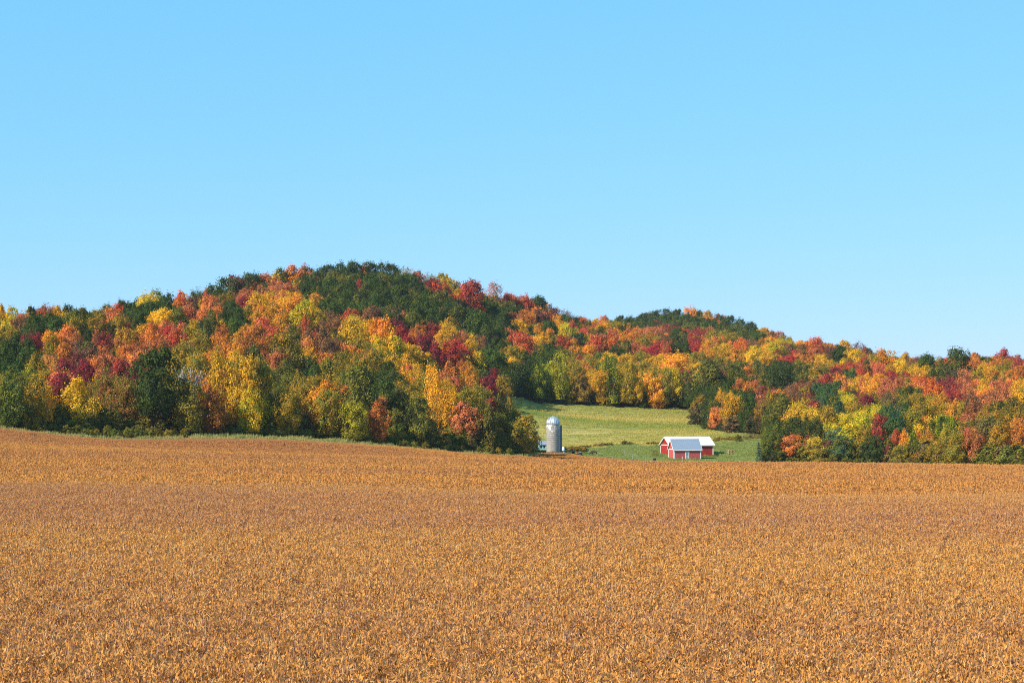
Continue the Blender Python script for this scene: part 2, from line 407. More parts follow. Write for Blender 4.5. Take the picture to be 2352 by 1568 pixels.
def region(x, y):
    """0 field, 1 meadow, 2 verge, 3 wood, 4 paddock"""
    x = np.asarray(x, float); y = np.asarray(y, float)
    u = np.where(y > 30, u_of(x, y), np.where(x < 0, -600, 2900)); u = np.clip(u, -600, 2950)
    e = edge_d(u)
    r = np.full(x.shape, 3)
    vw = np.where(u < 450, 6.0, np.where(u < 800, 12.0, 7.0)); vw = np.where(u < 900, vw, np.where(u < 1100, 4.0, 2.5)); vw = np.where(u > 1765, np.where(u > 2050, 4.0, 2.0), vw)
    r[y < e + vw] = 2
    m = in_poly(u, y, MEADOW) & (y >= e)
    r[m] = 1; r[m & (y < 601 + 5 * np.sin(u * .045) + 3 * np.sin(u * .13 + 1))] = 4
    r[y < e] = 0
    return r

gx = np.unique(np.r_[np.linspace(-6000, -900, 12), np.arange(-900, -330, 18), np.arange(-330, 330, 4.5), np.arange(330, 900, 18), np.linspace(900, 6000, 12)])
gy = np.unique(np.r_[np.linspace(-3000, -60, 8), np.arange(-60, 390, 9), np.arange(390, 780, 3.2), np.arange(780, 1700, 14), np.linspace(1700, 9000, 14)])
GX, GY = np.meshgrid(gx, gy); GZ = ground(GX, GY)
nx, ny = len(gx), len(gy)
allv = np.stack([GX.ravel(), GY.ravel(), GZ.ravel()], 1)
ii, jj = np.meshgrid(np.arange(ny - 1), np.arange(nx - 1), indexing='ij')
a0 = (ii * nx + jj).ravel(); fq = np.stack([a0, a0 + 1, a0 + 1 + nx, a0 + nx], 1)
cen = allv[fq].mean(1); reg = region(cen[:, 0], cen[:, 1])
M['meadow'] = ground_mat('meadow_turf', [(0.36, (.23, .25, .065)), (0.50, (.30, .285, .08)), (0.64, (.54, .42, .17))], 0.022, (.45, 1.3, 1),
                         stops2=[(.34, (.20, .22, .05)), (.55, (.28, .27, .075)), (.70, (.46, .36, .14))], scale2=.14, mix2=.45, bump=.7, bscale=.9)
M['paddock'] = ground_mat('paddock_turf', [(0.36, (.16, .195, .052)), (0.66, (.23, .25, .07))], 0.04, (.6, 1.3, 1),
                          stops2=[(.34, (.12, .16, .04)), (.70, (.22, .23, .07))], scale2=.25, mix2=.4, bump=.6, bscale=.9)
M['verge'] = ground_mat('verge_turf', [(0.3, (.06, .085, .02)), (0.7, (.17, .14, .05))], 0.08, stops2=[(.3, (.05, .08, .015)), (.7, (.22, .17, .07))], scale2=.8)
for rid, nm, mt in ((0, 'field', 'soil'), (1, 'meadow', 'meadow'), (2, 'verge', 'verge'), (3, 'hill_terrain', 'litter'), (4, 'paddock', 'paddock')):
    f = fq[reg == rid]; used, inv = np.unique(f, return_inverse=True)
    o = link(nm, mesh_np(nm, allv[used], inv.reshape(f.shape), [M[mt]], smooth=True)); tag(o, kind='structure')

# ------------------------------------------------------------------ crop and grass
def blade_patch(name, size, n, kinds, seed, mat, clump=None, gain=1.0):
    """kinds: list of (share, colours, length, width, lean, height range, taper)"""
    r = np.random.default_rng(seed); V = []; F = []; C = []; b = 0
    for share, cols, ln, wd, lean, (h0, h1), pinch in kinds:
        m = int(n * share); cols = np.array(cols)
        if clump:
            nc = int(clump[0] * size * size); rc = np.random.default_rng(seed + 1); cc = rc.uniform(-.5, .5, (nc, 2)) * size; ch_ = rc.uniform(.60, 1.14, nc)
            ci = r.integers(0, nc, m); p = cc[ci] + r.normal(0, clump[1], (m, 2)); p = (p + size / 2) % size - size / 2
            z0 = r.uniform(h0, h1, m) * ch_[ci]
        else:
            p = r.uniform(-.5, .5, (m, 2)) * size * 1.06
            z0 = r.uniform(h0, h1, m)
        L = ln * r.uniform(.6, 1.4, m); Wd = wd * r.uniform(.6, 1.4, m)
        a = r.uniform(0, 2 * np.pi, m); t = np.abs(r.normal(0, lean, m))
        dirv = np.stack([np.cos(a) * np.sin(t), np.sin(a) * np.sin(t), np.cos(t)], 1)
        a2 = r.uniform(0, 2 * np.pi, m)
        sd = np.cross(dirv, np.stack([np.cos(a2), np.sin(a2), np.zeros(m)], 1)); sd /= np.linalg.norm(sd, axis=1, keepdims=True) + 1e-9
        base = np.stack([p[:, 0], p[:, 1], z0], 1); tip = base + dirv * L[:, None]
        mid = base + dirv * (L * pinch)[:, None]
        q = np.stack([base, mid + sd * Wd[:, None] * .5, tip, mid - sd * Wd[:, None] * .5], 1).reshape(-1, 3)
        V.append(q); F.append(np.arange(m * 4).reshape(m, 4) + b); b += m * 4
        c = cols[r.integers(0, len(cols), m)] * r.uniform(.86, 1.14, (m, 1)); C.append(c * gain)
    return mesh_np(name, np.vstack(V), np.vstack(F), [mat], fcol={'bladecol': np.vstack(C)})
TAN = [(.63, .315, .090), (.58, .272, .074), (.66, .36, .12), (.52, .238, .064), (.60, .288, .066)]
DUSK = [(.31, .162, .105), (.36, .19, .11), (.26, .135, .095), (.41, .21, .095)]
STRAW = [(.80, .60, .32), (.74, .52, .25)]
near = [blade_patch('crop_near_%d' % k, 2.0, 2900, [(.55, TAN, .105, .042, 1.0, (.20, .72), .5), (.32, DUSK, .12, .044, .9, (.10, .66), .5), (.02, STRAW, .26, .010, .8, (.45, .75), .4), (.11, TAN, .20, .022, .5, (.0, .45), .3)], 100 + k, M['crop'], (16, .085), 1.13) for k in range(6)]
TANF = [(.58, .272, .074), (.54, .248, .066), (.60, .30, .090), (.51, .228, .060)]; DUSKF = [(.40, .20, .092), (.36, .18, .09), (.44, .21, .08)]
farp = [blade_patch('crop_far_%d' % k, 4.0, 2300, [(.68, TANF, .19, .10, 1.0, (.25, .66), .5), (.30, DUSKF, .20, .10, .9, (.15, .60), .5), (.02, STRAW, .26, .03, .8, (.35, .6), .4)], 200 + k, M['crop'], (7, .13), 1.15) for k in range(5)]
def lay(y0, y1, step, margin):
    out = []
    for y in np.arange(y0, y1, step):
        hw = y * 1176.0 / FPX + margin
        xs = np.arange(-hw, hw, step)
        out.append(np.stack([xs + RNG.uniform(-.2, .2, len(xs)) * step, np.full(len(xs), y) + RNG.uniform(-.2, .2, len(xs)) * step], 1))
    return np.vstack(out)
def put_patches(name, protos, xy, label, sz=(.9, 1.15), rid=0, cat=None):
    xy = xy[region(xy[:, 0], xy[:, 1]) == rid]
    z = ground(xy[:, 0], xy[:, 1]); n = len(xy)
    rot = np.zeros((n, 3)); rot[:, 2] = RNG.integers(0, 4, n) * math.pi / 2 + RNG.uniform(-.25, .25, n)
    s = np.ones((n, 3)) * 1.03; s[:, 2] = RNG.uniform(*sz, n)
    o = scatter(name, protos, np.column_stack([xy, z]), rot, s, RNG.integers(0, len(protos), n))
    tag(o, label, cat)
    return o
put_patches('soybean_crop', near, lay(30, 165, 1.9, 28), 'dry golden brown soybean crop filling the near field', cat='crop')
fx = lay(163, 560, 3.7, 40); fe = edge_d(np.clip(u_of(fx[:, 0], fx[:, 1]), -600, 2950))
strip = np.vstack([np.stack([(uu - U0) / FPX * (edge_d(uu) - q), edge_d(uu) - q], 1) for q in (.5, 1.9, 3.3, 4.7, 6.1) for uu in [np.arange(-320, 2680, 10.5)]])
strip[:, 0] += RNG.uniform(-.4, .4, len(strip))
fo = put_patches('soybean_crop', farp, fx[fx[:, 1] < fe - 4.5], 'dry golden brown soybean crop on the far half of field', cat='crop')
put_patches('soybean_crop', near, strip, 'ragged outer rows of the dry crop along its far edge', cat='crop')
M['grass'] = blade_mat('meadow_grass', (.78, .93, .62), (1.80, 1.36, 1.35), 0.022, (.45, 1.3, 1), .25, .95)
M['short_grass'] = blade_mat('paddock_grass', (.85, .95, .8), (1.05, 1.05, .95), 0.05, (.6, 1.3, 1), .25, .9)
GRN = [(.30, .32, .080), (.32, .335, .085), (.27, .30, .07), (.35, .34, .095)]
LAWN = [(.23, .265, .078), (.25, .28, .082), (.29, .29, .09)]
DRY = [(.50, .40, .16), (.46, .37, .14), (.54, .43, .18)]
VERGE = [(.15, .22, .05), (.18, .25, .06), (.22, .26, .07)]
mgr = [blade_patch('meadow_patch_%d' % k, 4.0, 420, [(.88, GRN, .30, .12, 1.0, (0, .05), .4), (.12, DRY, .34, .09, .9, (0, .05), .4)], 300 + k, M['grass']) for k in range(4)]
pgr = [blade_patch('paddock_patch_%d' % k, 4.0, 420, [(1, LAWN, .22, .12, .9, (0, .03), .4)], 310 + k, M['short_grass']) for k in range(4)]
vgr = [blade_patch('verge_patch_%d' % k, 2.0, 420, [(.72, VERGE, .5, .10, .6, (0, .1), .4), (.28, DRY, .7, .08, .45, (0, .1), .4)], 320 + k, M['short_grass']) for k in range(4)]
gm = np.stack(np.meshgrid(np.arange(-30, 115, 3.6), np.arange(500, 750, 3.6)), -1).reshape(-1, 2)
gm = gm + RNG.uniform(-1, 1, gm.shape)
put_patches('meadow_grass', mgr, gm, 'green and straw coloured grass of the sloping meadow behind silo', (.6, 1.3), 1, 'grass')
put_patches('paddock_grass', pgr, gm, 'short green grass of the paddock around the red barns', (.6, 1.3), 4, 'grass')
gv = np.stack(np.meshgrid(np.arange(-180, 180, 1.8), np.arange(400, 545, 1.8)), -1).reshape(-1, 2)
put_patches('verge_grass', vgr, gv + RNG.uniform(-.5, .5, gv.shape), 'rough grass strip between the woods and the crop', (.6, 1.5), 2, 'grass')
# ------------------------------------------------------------------ trees
PAL = {'gold': (.84, .42, .028), 'yellow': (.80, .52, .034), 'yellowgreen': (.44, .40, .028), 'ochre': (.48, .27, .030), 'orange': (.80, .27, .040),
       'coral': (.66, .20, .085), 'red': (.58, .090, .042), 'crimson': (.40, .040, .050), 'maroon': (.21, .048, .048), 'rust': (.36, .125, .042),
       'brown': (.19, .115, .058), 'olive': (.22, .19, .033), 'green': (.090, .125, .024), 'darkgreen': (.048, .062, .022), 'bluegreen': (.066, .130, .072), 'bluegrey': (.085, .135, .130)}
PARTNER = {'bluegrey': 'bluegreen', 'gold': 'ochre', 'yellow': 'yellowgreen', 'yellowgreen': 'green', 'ochre': 'olive', 'orange': 'rust', 'coral': 'rust', 'red': 'maroon', 'crimson': 'maroon', 'maroon': 'brown', 'rust': 'brown',
           'brown': 'olive', 'olive': 'darkgreen', 'green': 'darkgreen', 'darkgreen': 'green', 'bluegreen': 'green'}
WORD = {'bluegrey': 'blue-grey', 'gold': 'golden', 'yellow': 'yellow', 'yellowgreen': 'yellow-green', 'ochre': 'ochre', 'orange': 'orange', 'coral': 'coral', 'red': 'red', 'crimson': 'crimson',
        'maroon': 'maroon', 'rust': 'rust-red', 'brown': 'brown', 'olive': 'olive', 'green': 'green', 'darkgreen': 'dark green', 'bluegreen': 'blue-green'}

def prof(shape, t):
    t = np.asarray(t, float)
    if shape == 'round': return np.sqrt(np.clip(1 - ((t - .47) / .53) ** 2, .02, 1)) ** .9
    if shape == 'oval': return np.where(t < .36, .62 + .38 * np.sin(t / .36 * np.pi / 2), np.sqrt(np.clip(1 - ((t - .36) / .64) ** 2, .012, 1)))
    if shape == 'flame': return np.where(t < .34, .6 + .4 * np.sin(t / .34 * np.pi / 2), np.clip(1 - ((t - .34) / .66) ** 1.5, .06, 1))
    if shape == 'column': return np.where(t < .25, .7 + .3 * t / .25, np.clip(1 - ((t - .25) / .75) ** 2.4, .08, 1))
    if shape == 'cone': return np.clip(1.0 * (1 - t) ** .9, .03, 1)
    if shape == 'shrub': return np.sqrt(np.clip(1 - ((t - .2) / .8) ** 2, .02, 1))
    return np.ones_like(t)

def crown_mesh(name, shape, seed, lobes=80, per=85, leaf=.040, spike=1.0, jag=.34):
    r = np.random.default_rng(seed)
    # uneven outline: the profile swells and shrinks round the crown
    ph = r.uniform(0, 6.28, 6)
    def swell(a, t): return 1 + jag * (.6 * np.sin(2 * a + ph[0]) * np.sin(4 * t + ph[1]) + .5 * np.sin(3 * a + ph[2] + 5 * t) + .35 * np.sin(5 * a + ph[3] - 9 * t))
    t = 1 - r.uniform(0, 1, lobes) ** .9
    t = np.clip(t * .94 + .02, 0, .97)
    a = r.uniform(0, 2 * np.pi, lobes) ; a = (np.arange(lobes) * 2.39996 + r.normal(0, .5, lobes))
    rr = .5 * prof(shape, t) * swell(a, t)
    inn = r.uniform(.25, 1.0, lobes) ** .5
    lr = .5 * (.22 + .20 * r.random(lobes)) * (.55 + .45 * prof(shape, t))
    rad = np.maximum(rr * inn - lr * .55, 0)
    c = np.stack([np.cos(a) * rad, np.sin(a) * rad, t], 1)
    n = lobes * per
    li = np.repeat(np.arange(lobes), per)
    out = c - np.array([0, 0, .35]); out /= np.linalg.norm(out, axis=1, keepdims=True) + 1e-9
    dv = r.normal(0, 1, (n, 3)) + out[li] * .9 + np.array([0, 0, .35]); dv /= np.linalg.norm(dv, axis=1, keepdims=True)
    rs = lr[li] * (.72 + .34 * r.random(n))
    pos = c[li] + dv * rs[:, None] * np.array([1, 1, spike])
    # ragged sprays: push a share of the leaves out along the lobe
    spr = r.random(n) < .17
    pos[spr] += out[li[spr]] * (lr[li[spr]] * r.uniform(.2, .9, spr.sum()))[:, None]
    pos[:, 2] = np.maximum(pos[:, 2], -.02)
    nr = dv * 1.0 + r.normal(0, .36, (n, 3)); nr /= np.linalg.norm(nr, axis=1, keepdims=True)
    h = r.normal(0, 1, (n, 3)); tx = np.cross(nr, h); tx /= np.linalg.norm(tx, axis=1, keepdims=True) + 1e-9
    ty = np.cross(nr, tx)
    s = leaf * r.uniform(.55, 1.25, (n, 1))
    V = np.stack([pos + tx * s * .62, pos + ty * s * .42 + nr * s * .12, pos - tx * s * .62, pos - ty * s * .42 + nr * s * .12], 1).reshape(-1, 3)
    F = np.arange(n * 4).reshape(n, 4)
    return mesh_np(name, V, F, [M['leaf']], fattr={'leafvar': r.random(n), 'lobevar': r.random(lobes)[li]})

def conifer_mesh(name, seed, tiers=15, boughs=11, leaf=.05):
    """whorls of drooping boughs with needle sprays"""
    r = np.random.default_rng(seed); POS = []; NR = []; LV = []
    for k in range(tiers):
        t = k / tiers; R = .5 * (1 - t) ** .85 + .015
        for b in range(boughs):
            a = r.uniform(0, 6.283); m = int(26 * (1 - t) + 7)
            q = r.uniform(.15, 1, m) ** .7
            rad = R * q * r.uniform(.85, 1.12)
            z = t + .03 - .07 * q * (1 - t) + r.normal(0, .008, m) + .02 * q ** 3
            aa = a + r.normal(0, .10, m)
            POS.append(np.stack([np.cos(aa) * rad, np.sin(aa) * rad, z], 1))
            NR.append(np.stack([np.cos(aa) * .5, np.sin(aa) * .5, np.full(m, .8)], 1)); LV.append(np.full(m, r.random()))
    top = 30; POS.append(np.stack([r.normal(0, .01, top), r.normal(0, .01, top), r.uniform(.92, 1.02, top)], 1)); NR.append(r.normal(0, 1, (top, 3))); LV.append(np.full(top, .5))
    pos = np.vstack(POS); nr = np.vstack(NR) + r.normal(0, .35, pos.shape); nr /= np.linalg.norm(nr, axis=1, keepdims=True)
    n = len(pos); h = r.normal(0, 1, (n, 3)); tx = np.cross(nr, h); tx /= np.linalg.norm(tx, axis=1, keepdims=True) + 1e-9; ty = np.cross(nr, tx)
    s = leaf * r.uniform(.6, 1.2, (n, 1))
    V = np.stack([pos + tx * s * .7, pos + ty * s * .32, pos - tx * s * .7, pos - ty * s * .32], 1).reshape(-1, 3)
    return mesh_np(name, V, np.arange(n * 4).reshape(n, 4), [M['leaf']], fattr={'leafvar': r.random(n), 'lobevar': np.concatenate(LV)})

def branch_mesh(name, seed, mat, depth=5, trunk=.26, spread=.5, r0=.017, n=5, first=.32, minr=.0011):
    """tapered trunk that forks into limbs and twigs; unit height"""
    rd = random.Random(seed); mb = MB()
    def grow(p, d, L, r, lev):
        segs = 3 if lev < 3 else 2; pts = [p]; rad = [r]; q = Vector(p); dd = Vector(d)
        for k in range(segs):
            dd = (dd + Vector((rd.gauss(0, .13), rd.gauss(0, .13), rd.gauss(.05, .07)))).normalized()
            q = q + dd * (L / segs); pts.append(q.copy()); rad.append(max(r * (1 - .38 * (k + 1) / segs), minr))
        mb.tube(pts, rad, n if lev < 2 else 3)
        if lev >= depth: return
        kids = (2 if lev > 2 else rd.randint(2, 3)) + (1 if lev == 0 else 0)
        for c in range(kids):
            az_ = 6.283 * (c + rd.uniform(-.25, .25)) / kids + lev * 1.3; tilt = rd.uniform(.55, 1.15) * spread
            ax = dd.orthogonal().normalized(); bx = dd.cross(ax)
            nd_ = (dd * math.cos(tilt) + (ax * math.cos(az_) + bx * math.sin(az_)) * math.sin(tilt)).normalized()
            st = pts[-1] if c < 2 else pts[-2]
            grow(st, nd_, L * rd.uniform(.62, .86), max(rad[-1] * rd.uniform(.62, .82), minr), lev + 1)
    grow(Vector((0, 0, -.02)), Vector((rd.gauss(0, .03), rd.gauss(0, .03), 1)), trunk, r0, 0)
    me = bpy.data.meshes.new(name); me.from_pydata(mb.v, [], mb.f); me.materials.append(M[mat]); me.update()
    zmax = max(v[2] for v in mb.v)
    me.transform(Matrix.Scale(1.0 / zmax, 4))
    return me

CM = {'round': [crown_mesh('crown_round_%d' % k, 'round', 10 + k, 95, 78) for k in range(5)],
      'oval': [crown_mesh('crown_oval_%d' % k, 'oval', 30 + k, 90, 80) for k in range(5)],
      'flame': [crown_mesh('crown_flame_%d' % k, 'flame', 50 + k, 100, 70, spike=1.5, jag=.3) for k in range(3)],
      'column': [crown_mesh('crown_column_%d' % k, 'column', 60 + k, 90, 66, .05, spike=1.2) for k in range(3)],
      'shrub': [crown_mesh('crown_shrub_%d' % k, 'shrub', 70 + k, 55, 60, .06) for k in range(3)],
      'thin': [crown_mesh('crown_thin_%d' % k, 'oval', 80 + k, 80, 30, .034, spike=1.4, jag=.3) for k in range(2)],
      'weep': [crown_mesh('crown_weep_%d' % k, 'oval', 90 + k, 80, 66, .036, spike=2.2, jag=.35) for k in range(2)],
      'spruce': [conifer_mesh('crown_spruce_%d' % k, 95 + k) for k in range(2)]}
SHAPES = list(CM); PROTO = []; PIDX = {}
for s_ in SHAPES:
    for k, me_ in enumerate(CM[s_]): PIDX[(s_, k)] = len(PROTO); PROTO.append(me_)
TRUNK = [branch_mesh('trunk_%d' % k, 500 + k, 'bark', 3, .45, .55, .018) for k in range(3)]
BIRCH = [branch_mesh('birch_trunk_%d' % k, 520 + k, 'birch_bark', 3, .42, .4, .013) for k in range(2)]
BARE = [branch_mesh('bare_branches_%d' % k, 541 + k, 'twig', 5, .24, .42, .022, minr=.0036) for k in range(2)]
STRAIGHT = branch_mesh('spruce_trunk', 560, 'bark', 0, 1.0, .1, .016)

